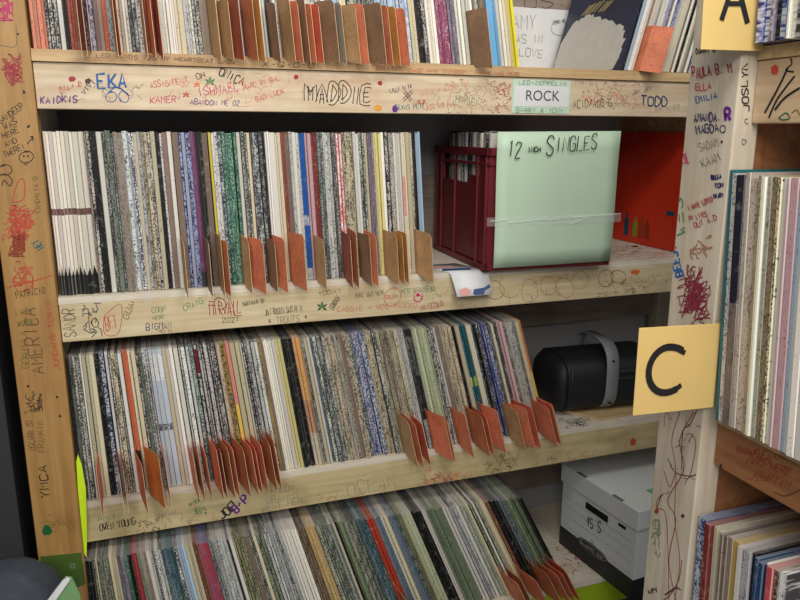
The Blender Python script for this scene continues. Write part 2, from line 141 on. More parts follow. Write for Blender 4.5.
 ('s', 'LP', (-0.0394, -0.008, 0.5359), (-0.0206, -0.008, 0.537), (-0.043, -0.008, 0.503), (-0.0241, -0.008, 0.504), 23, 'pi', 1.6),
 ('s', 'LP', (-0.0462, -0.008, 0.4448), (-0.0145, -0.008, 0.4459), (-0.0518, -0.008, 0.3939), (-0.0198, -0.008, 0.3946), 61, 'br', 1.1),
 ('p', 'LP', [(-0.0475, -0.008, 0.4614), (-0.0258, -0.008, 0.459), (-0.0198, -0.008, 0.471), (-0.0187, -0.008, 0.496)], 'g', 0.8),
 ('c', 'LP', (-0.0632, -0.008, 0.2452), (0.0081, 0.0, -0.0001), (0.001, 0.0, 0.0089), 'k'),
 ('p', 'LP', [(-0.0724, -0.008, 0.2346), (-0.0623, -0.008, 0.238), (-0.0537, -0.008, 0.227), (-0.0582, -0.008, 0.2163), (-0.0667, -0.008, 0.2273), (-0.0712, -0.008, 0.2165)], 'k', 1.2),
 ('p', 'LP', [(-0.058, -0.008, 0.1871), (-0.0443, -0.008, 0.2233), (-0.0341, -0.008, 0.2267), (-0.0375, -0.008, 0.1939), (-0.0514, -0.008, 0.1869), (-0.058, -0.008, 0.1871)], 'rd', 1.2),
 ('s', 'LP', (-0.0719, -0.008, 0.1802), (-0.0224, -0.008, 0.1787), (-0.0787, -0.008, 0.1176), (-0.0288, -0.008, 0.1154), 74, 'rd', 1.1),
 ('s', 'LP', (-0.0672, -0.008, 0.1321), (-0.044, -0.008, 0.1311), (-0.072, -0.008, 0.0873), (-0.0487, -0.008, 0.0861), 68, 'rb', 1.8),
 ('t', 'LP', 'VANDALIA 0', (-0.0119, -0.008, 0.1654), (0.0001, 0.0, 0.0682), (-0.0085, 0.0, -0.0007), 'ol', 1),
 ('t', 'LP', 'HEY', (-0.0132, -0.008, 0.1014), (-0.0085, 0.0, 0.0174), (-0.0121, 0.0, -0.0079), 'tl', 1.4),
 ('t', 'LP', 'TAYLOR TAYLOR', (-0.0858, -0.008, 0.1124), (0.0604, 0.0, 0.0367), (-0.0041, 0.0, 0.0097), 'rd', 0.9),
 ('c', 'LP', (-0.0553, -0.008, 0.0386), (0.0177, 0.0, -0.0011), (0.0021, 0.0, 0.0201), 'rd'),
 ('t', 'LP', 'SYC', (-0.0714, -0.008, 0.0301), (0.0311, 0.0, 0.0056), (-0.0013, 0.0, 0.015), 'rd', 1.4),
 ('s', 'LP', (-0.0666, -0.008, 0.0756), (-0.0364, -0.008, 0.074), (-0.073, -0.008, 0.0147), (-0.0427, -0.008, 0.0126), 20, 'rd', 1),
 ('p', 'LP', [(-0.0941, -0.008, 0.022), (-0.0748, -0.008, 0.0303), (-0.0384, -0.008, 0.0375), (-0.0048, -0.008, 0.047)], 'rd', 1.2),
 ('t', 'LP', 'PATRICIO', (-0.0705, -0.008, 0.0068), (0.052, 0.0, 0.006), (-0.0005, 0.0, 0.0115), 'k', 0.8),
 ('t', 'LP', 'AMERICA', (-0.0379, -0.008, -0.148), (-0.0003, 0.0, 0.1367), (-0.0245, 0.0, -0.0007), 'kb', 1.2),
 ('t', 'LP', 'JORDANS TOXIN', (-0.0089, -0.008, -0.143), (-0.004, 0.0, 0.1416), (-0.0089, 0.0, -0.0005), 'rd', 1.1),
 ('t', 'LP', 'LIND', (-0.074, -0.008, -0.0261), (0.0242, 0.0, 0.002), (-0.0002, 0.0, 0.0097), 'ol', 0.9),
 ('t', 'LP', 'WAS HERE', (-0.0729, -0.008, -0.0478), (0.0277, 0.0, 0.0015), (0.0, 0.0, 0.0098), 'ol', 0.9),
 ('t', 'LP', 'GORILLA', (-0.061, -0.008, -0.1332), (0.0009, 0.0, 0.0763), (-0.0122, 0.0, -0.0002), 'ol', 1.2),
 ('s', 'LP', (-0.0747, -0.008, -0.1809), (-0.0451, -0.008, -0.1844), (-0.0789, -0.008, -0.2218), (-0.0492, -0.008, -0.2257), 27, 'kb', 1),
 ('t', 'LP', 'OSCARR 20', (-0.0678, -0.008, -0.3039), (-0.0006, 0.0, 0.0639), (-0.0106, 0.0, -0.0001), 'kb', 0.7),
 ('t', 'LP', 'FRANKIE', (-0.0522, -0.008, -0.3106), (0.0014, 0.0, 0.0682), (-0.0108, 0.0, 0.0005), 'kb', 0.6),
 ('t', 'LP', 'YMCA', (-0.053, -0.008, -0.4114), (0.0001, 0.0, 0.0749), (-0.0163, 0.0, 0.0006), 'k', 1.7),
 ('b', 'LP', (-0.0196, -0.008, -0.198), (0.0024, 0.0, -0.0003), (0.0003, 0.0, 0.0027), 'k'),
 ('b', 'LP', (-0.018, -0.008, -0.2383), (0.0023, 0.0, -0.0003), (0.0003, 0.0, 0.0027), 'k'),
 ('b', 'LP', (-0.0682, -0.008, -0.1693), (0.0022, 0.0, -0.0002), (0.0002, 0.0, 0.0027), 'k'),
 ('b', 'LP', (-0.0653, -0.008, -0.4811), (0.0091, 0.0, -0.0018), (0.0012, 0.0, 0.0122), 'dgn'),
 ('s', 'LP', (-0.0747, -0.008, -0.4454), (-0.0106, -0.008, -0.4575), (-0.0785, -0.008, -0.4831), (-0.0141, -0.008, -0.4958), 20, 'ol', 0.9),
 ('b', 'LP', (-0.0398, -0.008, -0.6287), (0.0031, 0.0, -0.0007), (0.0002, 0.0, 0.0018), 'kb'),
 ('t', 'PA', 'DANNY R', (0.85, -0.7131, 0.4122), (0.0, -0.0347, -0.001), (0.0, 0.0017, 0.0062), 'k', 1.3),
 ('t', 'PA', 'PAULA B. M', (0.85, -0.7116, 0.3829), (0.0, -0.0674, 0.0024), (0.0, 0.0043, 0.0125), 'br', 1.5),
 ('t', 'PA', 'ELLA', (0.85, -0.7193, 0.3665), (0.0, -0.0279, 0.0009), (0.0, 0.0027, 0.0087), 'rd', 1.4),
 ('t', 'PA', 'EMILIA', (0.85, -0.7213, 0.3515), (0.0, -0.0375, 0.0046), (0.0, 0.0034, 0.0074), 'bl', 1.2),
 ('t', 'PA', 'AMANDA,', (0.85, -0.7209, 0.3279), (0.0, -0.0485, 0.0005), (0.0, 0.0019, 0.01), 'nv', 1.4),
 ('t', 'PA', 'MAGDA', (0.85, -0.7286, 0.3115), (0.0, -0.0391, 0.0049), (0.0, 0.0038, 0.0099), 'nv', 1.4),
 ('c', 'PA', (0.85, -0.7724, 0.3188), (0.0, -0.0049, 0.0), (0.0, 0.0005, 0.0036), 'nv'),
 ('t', 'PA', 'R', (0.85, -0.7741, 0.3295), (0.0, -0.0112, 0.001), (0.0, 0.0051, 0.0154), 'pu', 3.5),
 ('t', 'PA', 'SADAM', (0.85, -0.7369, 0.2903), (0.0, -0.0334, 0.0081), (0.0, 0.0054, 0.0095), 'g', 0.7),
 ('t', 'PA', 'KAAM', (0.85, -0.745, 0.2704), (0.0, -0.031, 0.0111), (0.0, 0.0068, 0.009), 'g', 0.8),
 ('t', 'PA', 'LIE', (0.85, -0.7077, 0.274), (0.0, -0.0127, 0.003), (0.0, 0.0069, 0.0123), 'pi', 1.6),
 ('t', 'PA', 'BELLA', (0.85, -0.7626, 0.2563), (0.0, -0.0165, 0.0034), (0.0, 0.002, 0.0048), 'nv', 1.6),
 ('t', 'PA', 'TOM', (0.85, -0.7691, 0.2467), (0.0, -0.0148, 0.0023), (0.0, 0.0014, 0.0049), 'nv', 1.5),
 ('t', 'PA', 'HEART', (0.85, -0.7691, 0.2343), (0.0, -0.0165, 0.0026), (0.0, 0.0013, 0.0048), 'nv', 1.3),
 ('t', 'PA', 'WES', (0.85, -0.7259, 0.1803), (0.0, 0.0145, 0.0518), (0.0, 0.015, -0.0031), 'gn', 1.8),
 ('t', 'PA', 'BEES!', (0.85, -0.7274, 0.1263), (0.0, 0.0191, 0.0407), (0.0, 0.0128, -0.0045), 'bl', 2.6),
 ('t', 'PA', 'I HAVE LOVED', (0.85, -0.7271, 0.2137), (0.0, -0.0425, 0.0168), (0.0, 0.0042, 0.0057), 'br', 1),
 ('t', 'PA', 'MY LIVES', (0.85, -0.7307, 0.2009), (0.0, -0.0313, 0.0099), (0.0, 0.0033, 0.006), 'br', 1),
 ('t', 'PA', 'OUT A.D', (0.85, -0.7411, 0.1929), (0.0, -0.0386, 0.0148), (0.0, 0.0038, 0.0057), 'br', 1),
 ('s', 'PA', (0.85, -0.7126, 0.1346), (0.85, -0.7711, 0.145), (0.85, -0.723, 0.0554), (0.85, -0.7814, 0.0704), 150, 'cr', 1.2),
 ('s', 'PA', (0.85, -0.7334, 0.1813), (0.85, -0.7723, 0.1865), (0.85, -0.7372, 0.1525), (0.85, -0.7762, 0.1588), 10, 'tn', 1.5),
 ('t', 'PA', 'S', (0.85, -0.7692, 0.0672), (0.0, -0.0069, 0.0031), (0.0, 0.0036, 0.007), 'k', 1),
 ('b', 'PA', (0.85, -0.735, 0.1413), (0.0, -0.0029, 0.0005), (0.0, 0.0003, 0.0024), 'ol'),
 ('b', 'PA', (0.85, -0.7729, 0.3032), (0.0, -0.002, 0.0), (0.0, 0.0003, 0.0022), 'kb'),
 ('p', 'PA', [(0.85, -0.7724, -0.0518), (0.85, -0.7518, -0.1012), (0.85, -0.7649, -0.1402), (0.85, -0.7398, -0.1988), (0.85, -0.7593, -0.2199), (0.85, -0.7535, -0.287), (0.85, -0.7749, -0.3381)], 'cr', 1.2),
 ('p', 'PA', [(0.85, -0.7465, -0.0617), (0.85, -0.7363, -0.1077), (0.85, -0.7498, -0.1474), (0.85, -0.7574, -0.2209), (0.85, -0.7747, -0.274), (0.85, -0.773, -0.3395)], 'cr', 0.9),
 ('p', 'PA', [(0.85, -0.7775, -0.0471), (0.85, -0.7676, -0.0725), (0.85, -0.7559, -0.0875), (0.85, -0.7612, -0.142)], 'k', 1.1),
 ('p', 'PA', [(0.85, -0.7318, -0.1372), (0.85, -0.7482, -0.1512), (0.85, -0.7808, -0.1417), (0.85, -0.7939, -0.1266)], 'k', 1.1),
 ('p', 'PA', [(0.85, -0.7501, -0.1503), (0.85, -0.7413, -0.1777), (0.85, -0.7261, -0.1585)], 'rb', 1),
 ('p', 'PA', [(0.85, -0.7689, -0.0968), (0.85, -0.7751, -0.0854), (0.85, -0.7824, -0.0969), (0.85, -0.7772, -0.1434), (0.85, -0.7665, -0.1516)], 'cr', 1),
 ('p', 'PA', [(0.85, -0.7307, -0.1941), (0.85, -0.7194, -0.2078), (0.85, -0.719, -0.2225), (0.85, -0.7362, -0.2198), (0.85, -0.7476, -0.2583), (0.85, -0.7613, -0.3474)], 'rb', 1),
 ('p', 'PA', [(0.85, -0.719, -0.2225), (0.85, -0.7266, -0.1961)], 'k', 1.2),
 ('p', 'PA', [(0.85, -0.7785, -0.2716), (0.85, -0.7767, -0.3046), (0.85, -0.7623, -0.3385), (0.85, -0.7514, -0.3542)], 'rb', 1.2),
 ('p', 'PA', [(0.85, -0.7524, -0.3452), (0.85, -0.7726, -0.3202), (0.85, -0.7824, -0.3169)], 'k', 1.6),
 ('t', 'PA', 'WM', (0.85, -0.7169, -0.3674), (0.0, -0.0207, 0.0173), (0.0, 0.0031, 0.0064), 'k', 2),
 ('b', 'PA', (0.85, -0.7718, -0.2068), (0.0, -0.0038, 0.002), (0.0, 0.0003, 0.0029), 'kb'),
 ('b', 'PA', (0.85, -0.7196, -0.2271), (0.0, -0.0042, 0.0023), (0.0, 0.0006, 0.0046), 'rb'),
 ('s', 'PA', (0.85, -0.7109, -0.2465), (0.85, -0.7276, -0.2373), (0.85, -0.7187, -0.3084), (0.85, -0.7354, -0.2982), 16, 'gg', 1.3),
 ('s', 'PA', (0.85, -0.7151, -0.0737), (0.85, -0.7901, -0.0451), (0.85, -0.7318, -0.203), (0.85, -0.8066, -0.1643), 14, 'cr', 0.7),
 ('t', 'PB', 'JOSLYN', (0.8703, -0.79, 0.3388), (-0.0113, 0.0, 0.0573), (-0.0092, 0.0, -0.0004), 'k', 1.4),
 ('t', 'PB', 'C', (0.8662, -0.79, 0.3247), (0.006, 0.0, 0.0012), (-0.0027, 0.0, 0.0057), 'g', 1),
 ('t', 'PB', 'D', (0.8651, -0.79, 0.2998), (0.0076, 0.0, 0.0012), (-0.0024, 0.0, 0.0059), 'g', 1),
 ('p', 'H', [(0.875, -0.8098, 0.3372), (0.875, -0.8179, 0.3518), (0.875, -0.8269, 0.3681), (0.875, -0.8353, 0.3862)], 'k', 2.4),
 ('p', 'H', [(0.875, -0.8166, 0.3314), (0.875, -0.824, 0.3493), (0.875, -0.8334, 0.3622), (0.875, -0.8462, 0.3767)], 'k', 2.2),
 ('p', 'H', [(0.875, -0.824, 0.3403), (0.875, -0.8361, 0.3533), (0.875, -0.8549, 0.3633)], 'k', 2.4),
 ('p', 'H', [(0.875, -0.8321, 0.3886), (0.875, -0.8364, 0.3969), (0.875, -0.8401, 0.3901), (0.875, -0.8328, 0.3842), (0.875, -0.8442, 0.3812)], 'k', 1.5),
 ('b', 'H', (0.875, -0.8172, 0.3854), (0.0, -0.0057, -0.0004), (0.0, 0.0009, 0.0062), 'rd'),
 ('p', 'H', [(0.875, -0.831, 0.3311), (0.875, -0.84, 0.3365), (0.875, -0.8464, 0.3308), (0.875, -0.837, 0.3288), (0.875, -0.831, 0.3311)], 'dgn', 1.3),
 ('p', 'H', [(0.875, -0.8483, 0.3363), (0.875, -0.8546, 0.3394), (0.875, -0.8594, 0.3338)], 'ol', 1.3),
 ('t', 'L', 'MARIELLA', (0.875, -0.8261, -0.0901), (0.0, -0.0533, 0.0103), (0.0, -0.0019, 0.0102), 'rb', 1),
 ('t', 'L', 'WAS HERE', (0.875, -0.8501, -0.0946), (0.0, -0.0594, 0.0105), (0.0, -0.002, 0.0101), 'rb', 1),
 ('t', 'L', 'MARTIN', (0.875, -0.8601, -0.1078), (0.0, -0.0518, 0.008), (0.0, -0.0024, 0.0101), 'rb', 1),
 ('s', 'L', (0.875, -0.8399, -0.0812), (0.875, -0.9153, -0.0481), (0.875, -0.8456, -0.1203), (0.875, -0.9208, -0.0838), 20, 'rb', 0.7),
 ('p', 'L', [(0.875, -0.892, -0.1138), (0.875, -0.9065, -0.1118), (0.875, -0.9252, -0.0945)], 'kb', 1),
 ('b', 'L', (0.875, -0.8041, -0.1201), (0.0, -0.0025, 0.0012), (0.0, 0.0004, 0.0028), 'k'),
 ('s', 'S2', (1.4383, 0.279, 0.0), (1.6105, 0.2224, 0.0), (1.2469, 0.0051, 0.0), (1.3931, -0.0435, 0.0), 85, 'br', 1.2),
 ('s', 'S2', (1.4558, 0.1361, 0.0), (1.5301, 0.1116, 0.0), (1.352, 0.0009, 0.0), (1.4202, -0.0217, 0.0), 44, 'pk', 1),
 ('b', 'S2', (1.4829, 0.1937, 0.0), (0.0095, -0.0032, 0.0), (0.0095, 0.0126, 0.0), 'k'),
 ('s', 'S3', (1.1842, 0.1059, -0.437), (1.3092, 0.0629, -0.437), (1.1266, 0.0105, -0.437), (1.2449, -0.0302, -0.437), 68, 'k', 1),
 ('s', 'S3', (1.2843, 0.0268, -0.437), (1.4246, -0.0215, -0.437), (1.2682, 0.0035, -0.437), (1.4066, -0.0441, -0.437), 13, 'k', 1),
 ('s', 'S4', (1.2628, 0.2346, -0.872), (1.4234, 0.1789, -0.872), (1.1256, 0.0027, -0.872), (1.2675, -0.0466, -0.872), 78, 'rb', 1.2),
 ('s', 'S4', (1.2478, 0.1689, -0.872), (1.3612, 0.1296, -0.872), (1.1437, -0.0036, -0.872), (1.2468, -0.0394, -0.872), 27, 'or', 1),
 ('c', 'BK', (1.2365, 0.36, -0.1846), (0.0379, 0.0, -0.0029), (-0.0017, 0.0, 0.0341), 'cr'),
 ('c', 'BK', (1.2365, 0.36, -0.1846), (0.0171, 0.0, -0.0013), (-0.0008, 0.0, 0.0155), 'cr'),
 ('b', 'BK', (1.2365, 0.36, -0.1846), (0.0137, 0.0, -0.001), (-0.0004, 0.0, 0.0078), 'br'),
 ('s', 'BK', (1.1445, 0.36, -0.1532), (1.4945, 0.36, -0.1784), (1.1481, 0.36, -0.2457), (1.5021, 0.36, -0.2763), 16, 'cr', 1),
 ('t', 'BK', 'US!', (1.1865, 0.36, 0.6447), (0.1441, 0.0, 0.0159), (-0.0038, 0.0, 0.0304), 'kb', 1.4),
 ('t', 'TP', 'AMY', (1.1501, 0.345, 0.5921), (0.0738, 0.0, 0.0035), (-0.0015, 0.0, 0.0356), 'g', 1.2),
 ('t', 'TP', 'WAS IN', (1.1457, 0.345, 0.5533), (0.1021, 0.0, 0.0069), (-0.0016, 0.0, 0.0206), 'g', 1.1),
 ('t', 'TP', 'LOVE', (1.1718, 0.345, 0.5206), (0.0782, 0.0, 0.0002), (0.0, 0.0, 0.0208), 'g', 1.1),
 ('t', 'TP', 'CALL ME', (1.2798, 0.345, 0.6088), (0.0378, 0.0, 0.0071), (-0.0027, 0.0, 0.0101), 'k', 0.8),
 ('c', 'TP', (1.2963, 0.345, 0.5991), (0.0223, 0.0, 0.0011), (-0.0012, 0.0, 0.0183), 'g'),
 ('t', 'NT', '12', (0.9786, -0.012, 0.2474), (0.0388, 0.0, 0.0019), (-0.004, 0.0, 0.0335), 'k', 2.2),
 ('t', 'NT', 'INCH', (1.0353, -0.012, 0.2559), (0.0316, 0.0, 0.002), (-0.0017, 0.0, 0.0113), 'k', 2),
 ('t', 'NT', 'S', (1.0831, -0.012, 0.2532), (0.0215, 0.0, -0.0001), (-0.0026, 0.0, 0.0433), 'k', 2.4),
 ('t', 'NT', 'INGLES', (1.1154, -0.012, 0.253), (0.1043, 0.0, 0.0085), (-0.0056, 0.0, 0.0297), 'k', 2),
]

# ------------------------------------------------------------------ camera, world, lights, exposure
cd = bpy.data.cameras.new('camera'); cam = bpy.data.objects.new('camera', cd); C.objects.link(cam)
cd.sensor_width = 36; cd.lens = CAM[0]; cd.clip_start = 0.02
r_, u_, f_ = Vector(CAM[2]), Vector(CAM[3]), Vector(CAM[4])
M4 = Matrix((r_, u_, -f_)).transposed().to_4x4(); M4.translation = Vector(CAM[1])
cam.matrix_world = M4
SC.camera = cam
w = bpy.data.worlds.new('world'); SC.world = w; w.use_nodes = True
w.node_tree.nodes['Background'].inputs[0].default_value = (0.86, 0.92, 1.0, 1)
w.node_tree.nodes['Background'].inputs[1].default_value = 0.52
def area(name, loc, target, size, energy, col):
    l = bpy.data.lights.new(name, 'AREA'); l.shape = 'RECTANGLE'; l.size, l.size_y = size
    l.energy = energy; l.color = col
    o = bpy.data.objects.new(name, l); C.objects.link(o); o.location = loc
    o.rotation_euler = (Vector(target) - Vector(loc)).to_track_quat('-Z', 'Y').to_euler()
    return o
area('ceiling_lamp', (0.75, -1.35, 1.45), (0.75, -0.9, 0.0), (1.3, 0.5), 32, (1.0, 0.97, 0.91))
area('room_lamp', (-0.4, -2.9, 1.4), (0.4, 0, -0.2), (1.6, 0.8), 44, (1.0, 0.97, 0.92))
SC.view_settings.view_transform = 'Standard'
SC.view_settings.look = 'None'
SC.view_settings.exposure = 0.0
SC.view_settings.gamma = 1.0
SC.view_settings.use_curve_mapping = False

# ------------------------------------------------------------------ helpers
def lin(c):
    return tuple((v / 12.92 if v <= 0.04045 else ((v + 0.055) / 1.055) ** 2.4) for v in c)
def prop(o, label=None, cat=None, group=None, kind=None):
    if label: o['label'] = label
    if cat: o['category'] = cat
    if group: o['group'] = group
    if kind: o['kind'] = kind
    return o
def empty(name, loc=(0, 0, 0), rz=0, label=None, cat=None, group=None):
    o = bpy.data.objects.new(name, None); C.objects.link(o); o.location = loc; o.rotation_euler = (0, 0, rz)
    o.empty_display_size = 0.05
    return prop(o, label, cat, group)
class MB:
    def __init__(s): s.v = []; s.f = []; s.m = []; s.smooth = []
    def add(s, vs, fs, mi=0, sm=False):
        b = len(s.v); s.v += [tuple(v) for v in vs]
        for f in fs: s.f.append([b + i for i in f]); s.m.append(mi); s.smooth.append(sm)
    def box(s, x0, x1, y0, y1, z0, z1, mi=0, M=None):
        vs = [Vector((x, y, z)) for z in (z0, z1) for y in (y0, y1) for x in (x0, x1)]
        if M: vs = [M @ v for v in vs]
        s.add(vs, [(0, 2, 3, 1), (4, 5, 7, 6), (0, 1, 5, 4), (2, 6, 7, 3), (0, 4, 6, 2), (1, 3, 7, 5)], mi)
    def prism(s, pts, d, mi=0):          # polygon pts (3D, planar) extruded along vector d
        n = len(pts); P = [Vector(p) for p in pts]; Q = [p + Vector(d) for p in P]
        s.add(P + Q, [list(range(n))[::-1], list(range(n, 2 * n))] + [(i, (i + 1) % n, n + (i + 1) % n, n + i) for i in range(n)], mi)
    def rings(s, rs, mi=0, cap=True, sm=True):   # list of closed rings of equal length
        n = len(rs[0]); vs = [p for r in rs for p in r]; fs = []
        for k in range(len(rs) - 1):
            for i in range(n):
                fs.append((k * n + i, k * n + (i + 1) % n, (k + 1) * n + (i + 1) % n, (k + 1) * n + i))
        s.add(vs, fs, mi, sm)
        if cap:
            b = len(s.v) - len(vs)
            s.f.append([b + i for i in range(n)][::-1]); s.m.append(mi); s.smooth.append(False)
            e = b + (len(rs) - 1) * n
            s.f.append([e + i for i in range(n)]); s.m.append(mi); s.smooth.append(False)
    def build(s, name, mats, parent=None, bevel=0, fix=True):
        me = bpy.data.meshes.new(name); me.from_pydata(s.v, [], s.f)
        if not isinstance(mats, (list, tuple)): mats = [mats]
        for m in mats: me.materials.append(m)
        me.polygons.foreach_set('material_index', s.m); me.polygons.foreach_set('use_smooth', s.smooth)
        if fix:
            bm = bmesh.new(); bm.from_mesh(me); bmesh.ops.recalc_face_normals(bm, faces=bm.faces); bm.to_mesh(me); bm.free()
        me.update()
        o = bpy.data.objects.new(name, me); C.objects.link(o)
        if parent: o.parent = parent
        if bevel:
            b = o.modifiers.new('bevel', 'BEVEL'); b.width = bevel; b.segments = 2; b.limit_method = 'ANGLE'
        return o

# ------------------------------------------------------------------ materials
def newmat(name):
    m = bpy.data.materials.new(name); m.use_nodes = True; nt = m.node_tree
    return m, nt, nt.nodes['Principled BSDF']
def N(nt, typ, **kw):
    n = nt.nodes.new(typ)
    for k, v in kw.items(): setattr(n, k, v)
    return n
def plain(name, col, rough=0.6, var=0.06, scale=40, metal=0, bump=0.0):
    m, nt, b = newmat(name)
    tc = N(nt, 'ShaderNodeTexCoord'); no = N(nt, 'ShaderNodeTexNoise'); no.inputs['Scale'].default_value = scale; no.inputs['Detail'].default_value = 4
    nt.links.new(tc.outputs['Object'], no.inputs['Vector'])
    cr = N(nt, 'ShaderNodeValToRGB'); c = lin(col)
    cr.color_ramp.elements[0].position = .3; cr.color_ramp.elements[1].position = .7
    cr.color_ramp.elements[0].color = tuple(max(0, v * (1 - var)) for v in c) + (1,)
    cr.color_ramp.elements[1].color = tuple(min(1, v * (1 + var)) for v in c) + (1,)
    nt.links.new(no.outputs['Fac'], cr.inputs['Fac']); nt.links.new(cr.outputs['Color'], b.inputs['Base Color'])
    b.inputs['Roughness'].default_value = rough; b.inputs['Metallic'].default_value = metal
    if bump:
        bp = N(nt, 'ShaderNodeBump'); bp.inputs['Strength'].default_value = bump; bp.inputs['Distance'].default_value = .002
        nt.links.new(no.outputs['Fac'], bp.inputs['Height']); nt.links.new(bp.outputs['Normal'], b.inputs['Normal'])
    return m
def wood(name, c1, c2, axis='x', rough=0.6, grime=None, gamt=0.35):
    """sawn pine: stretched grain, broad tone bands, knots; optional blotches of rubbed ink"""
    m, nt, b = newmat(name); L = nt.links.new
    tc = N(nt, 'ShaderNodeTexCoord'); mp = N(nt, 'ShaderNodeMapping')
    mp.inputs['Scale'].default_value = {'x': (1.6, 22, 22), 'z': (22, 22, 1.6), 'y': (22, 1.6, 22)}[axis]
    L(tc.outputs['Object'], mp.inputs['Vector'])
    n1 = N(nt, 'ShaderNodeTexNoise'); n1.inputs['Scale'].default_value = 3; n1.inputs['Detail'].default_value = 6; n1.inputs['Distortion'].default_value = .8
    L(mp.outputs['Vector'], n1.inputs['Vector'])
    cr = N(nt, 'ShaderNodeValToRGB'); cr.color_ramp.elements[0].position = .3; cr.color_ramp.elements[1].position = .68
    cr.color_ramp.elements[0].color = lin(c2) + (1,); cr.color_ramp.elements[1].color = lin(c1) + (1,)
    L(n1.outputs['Fac'], cr.inputs['Fac'])
    out = cr.outputs['Color']
    if grime:
        n2 = N(nt, 'ShaderNodeTexNoise'); n2.inputs['Scale'].default_value = 9; n2.inputs['Detail'].default_value = 5
        L(tc.outputs['Object'], n2.inputs['Vector'])
        c2r = N(nt, 'ShaderNodeValToRGB'); c2r.color_ramp.elements[0].position = .5; c2r.color_ramp.elements[1].position = .72
        c2r.color_ramp.elements[0].color = (0, 0, 0, 1); c2r.color_ramp.elements[1].color = (gamt,) * 3 + (1,)
        L(n2.outputs['Fac'], c2r.inputs['Fac'])
        mx = N(nt, 'ShaderNodeMix', data_type='RGBA'); L(c2r.outputs['Color'], mx.inputs['Factor']); L(out, mx.inputs[6]); mx.inputs[7].default_value = lin(grime) + (1,)
        out = mx.outputs[2]
    L(out, b.inputs['Base Color']); b.inputs['Roughness'].default_value = rough
    bp = N(nt, 'ShaderNodeBump'); bp.inputs['Strength'].default_value = .15; bp.inputs['Distance'].default_value = .001
    L(n1.outputs['Fac'], bp.inputs['Height']); L(bp.outputs['Normal'], b.inputs['Normal'])
    return m
def sleeve_mat():
    m, nt, b = newmat('printed_sleeve_card'); L = nt.links.new
    A = lambda n: N(nt, 'ShaderNodeAttribute', attribute_name=n)
    base, ink, dens = A('base'), A('ink'), A('dens')
    tc = N(nt, 'ShaderNodeTexCoord'); oi = N(nt, 'ShaderNodeObjectInfo')
    off = N(nt, 'ShaderNodeVectorMath', operation='MULTIPLY_ADD'); off.inputs[1].default_value = (7, 7, 7)
    L(oi.outputs['Location'], off.inputs[0]); L(tc.outputs['Object'], off.inputs[2])
    mp = N(nt, 'ShaderNodeMapping'); mp.inputs['Scale'].default_value = (430, 40, 300); L(off.outputs['Vector'], mp.inputs['Vector'])
    n1 = N(nt, 'ShaderNodeTexNoise'); n1.inputs['Scale'].default_value = 1; n1.inputs['Detail'].default_value = 1.5; L(mp.outputs['Vector'], n1.inputs['Vector'])
    mp2 = N(nt, 'ShaderNodeMapping'); mp2.inputs['Scale'].default_value = (120, 10, 22); L(off.outputs['Vector'], mp2.inputs['Vector'])
    n2 = N(nt, 'ShaderNodeTexNoise'); n2.inputs['Scale'].default_value = 1; n2.inputs['Detail'].default_value = 2; L(mp2.outputs['Vector'], n2.inputs['Vector'])
    # ink where fine noise, modulated by coarse runs (words), exceeds 1 - dens
    a = N(nt, 'ShaderNodeMath', operation='MULTIPLY_ADD'); L(n2.outputs['Fac'], a.inputs[0]); a.inputs[1].default_value = .55; L(n1.outputs['Fac'], a.inputs[2])
    s = N(nt, 'ShaderNodeMath', operation='ADD'); L(a.outputs[0], s.inputs[0]); L(dens.outputs['Fac'], s.inputs[1])
    mr = N(nt, 'ShaderNodeMapRange'); mr.inputs['From Min'].default_value = 1.02; mr.inputs['From Max'].default_value = 1.24; mr.inputs['To Max'].default_value = .95; L(s.outputs[0], mr.inputs['Value'])
    mx = N(nt, 'ShaderNodeMix', data_type='RGBA'); L(mr.outputs[0], mx.inputs['Factor']); L(base.outputs['Color'], mx.inputs[6]); L(ink.outputs['Color'], mx.inputs[7])
    # scuffs
    n3 = N(nt, 'ShaderNodeTexNoise'); n3.inputs['Scale'].default_value = 60; n3.inputs['Detail'].default_value = 5; L(off.outputs['Vector'], n3.inputs['Vector'])
    m3 = N(nt, 'ShaderNodeMapRange'); m3.inputs['From Min'].default_value = .6; m3.inputs['From Max'].default_value = .75; m3.inputs['To Max'].default_value = .3; L(n3.outputs['Fac'], m3.inputs['Value'])
    mx2 = N(nt, 'ShaderNodeMix', data_type='RGBA'); L(m3.outputs[0], mx2.inputs['Factor']); L(mx.outputs[2], mx2.inputs[6]); mx2.inputs[7].default_value = (.45, .42, .37, 1)
    L(mx2.outputs[2], b.inputs['Base Color']); b.inputs['Roughness'].default_value = .5; b.inputs['Specular IOR Level'].default_value = .3
    return m
SLEEVE = sleeve_mat()
INK = {'k': (.07, .07, .08), 'nv': (.1, .1, .35), 'pu': (.38, .12, .5), 'bl': (.1, .35, .6), 'rd': (.75, .25, .2), 'pi': (.75, .15, .4), 'pk': (.85, .5, .45),
       'gn': (.25, .5, .3), 'dgn': (.1, .38, .2), 'tl': (.1, .42, .42), 'g': (.42, .4, .38), 'tn': (.62, .45, .33), 'br': (.62, .15, .2), 'kb': (.28, .2, .14), 'kg': (.12, .16, .12),
       'ol': (.45, .42, .18), 'or': (.85, .4, .2), 'oy': (.85, .6, .2), 'rb': (.55, .22, .12), 'cr': (.5, .14, .22), 'dt': (.05, .22, .38), 'gg': (.45, .52, .4)}
INKM = {k: plain('marker_ink_' + k, v, .55, .12, 300) for k, v in INK.items()}
PINE = wood('pine_fascia', (.86, .79, .68), (.77, .68, .55), 'x', .6, (.74, .58, .47), .45)
PINE2 = wood('pine_fascia_cream', (.84, .78, .64), (.76, .68, .52), 'x', .6, (.72, .6, .45), .45)
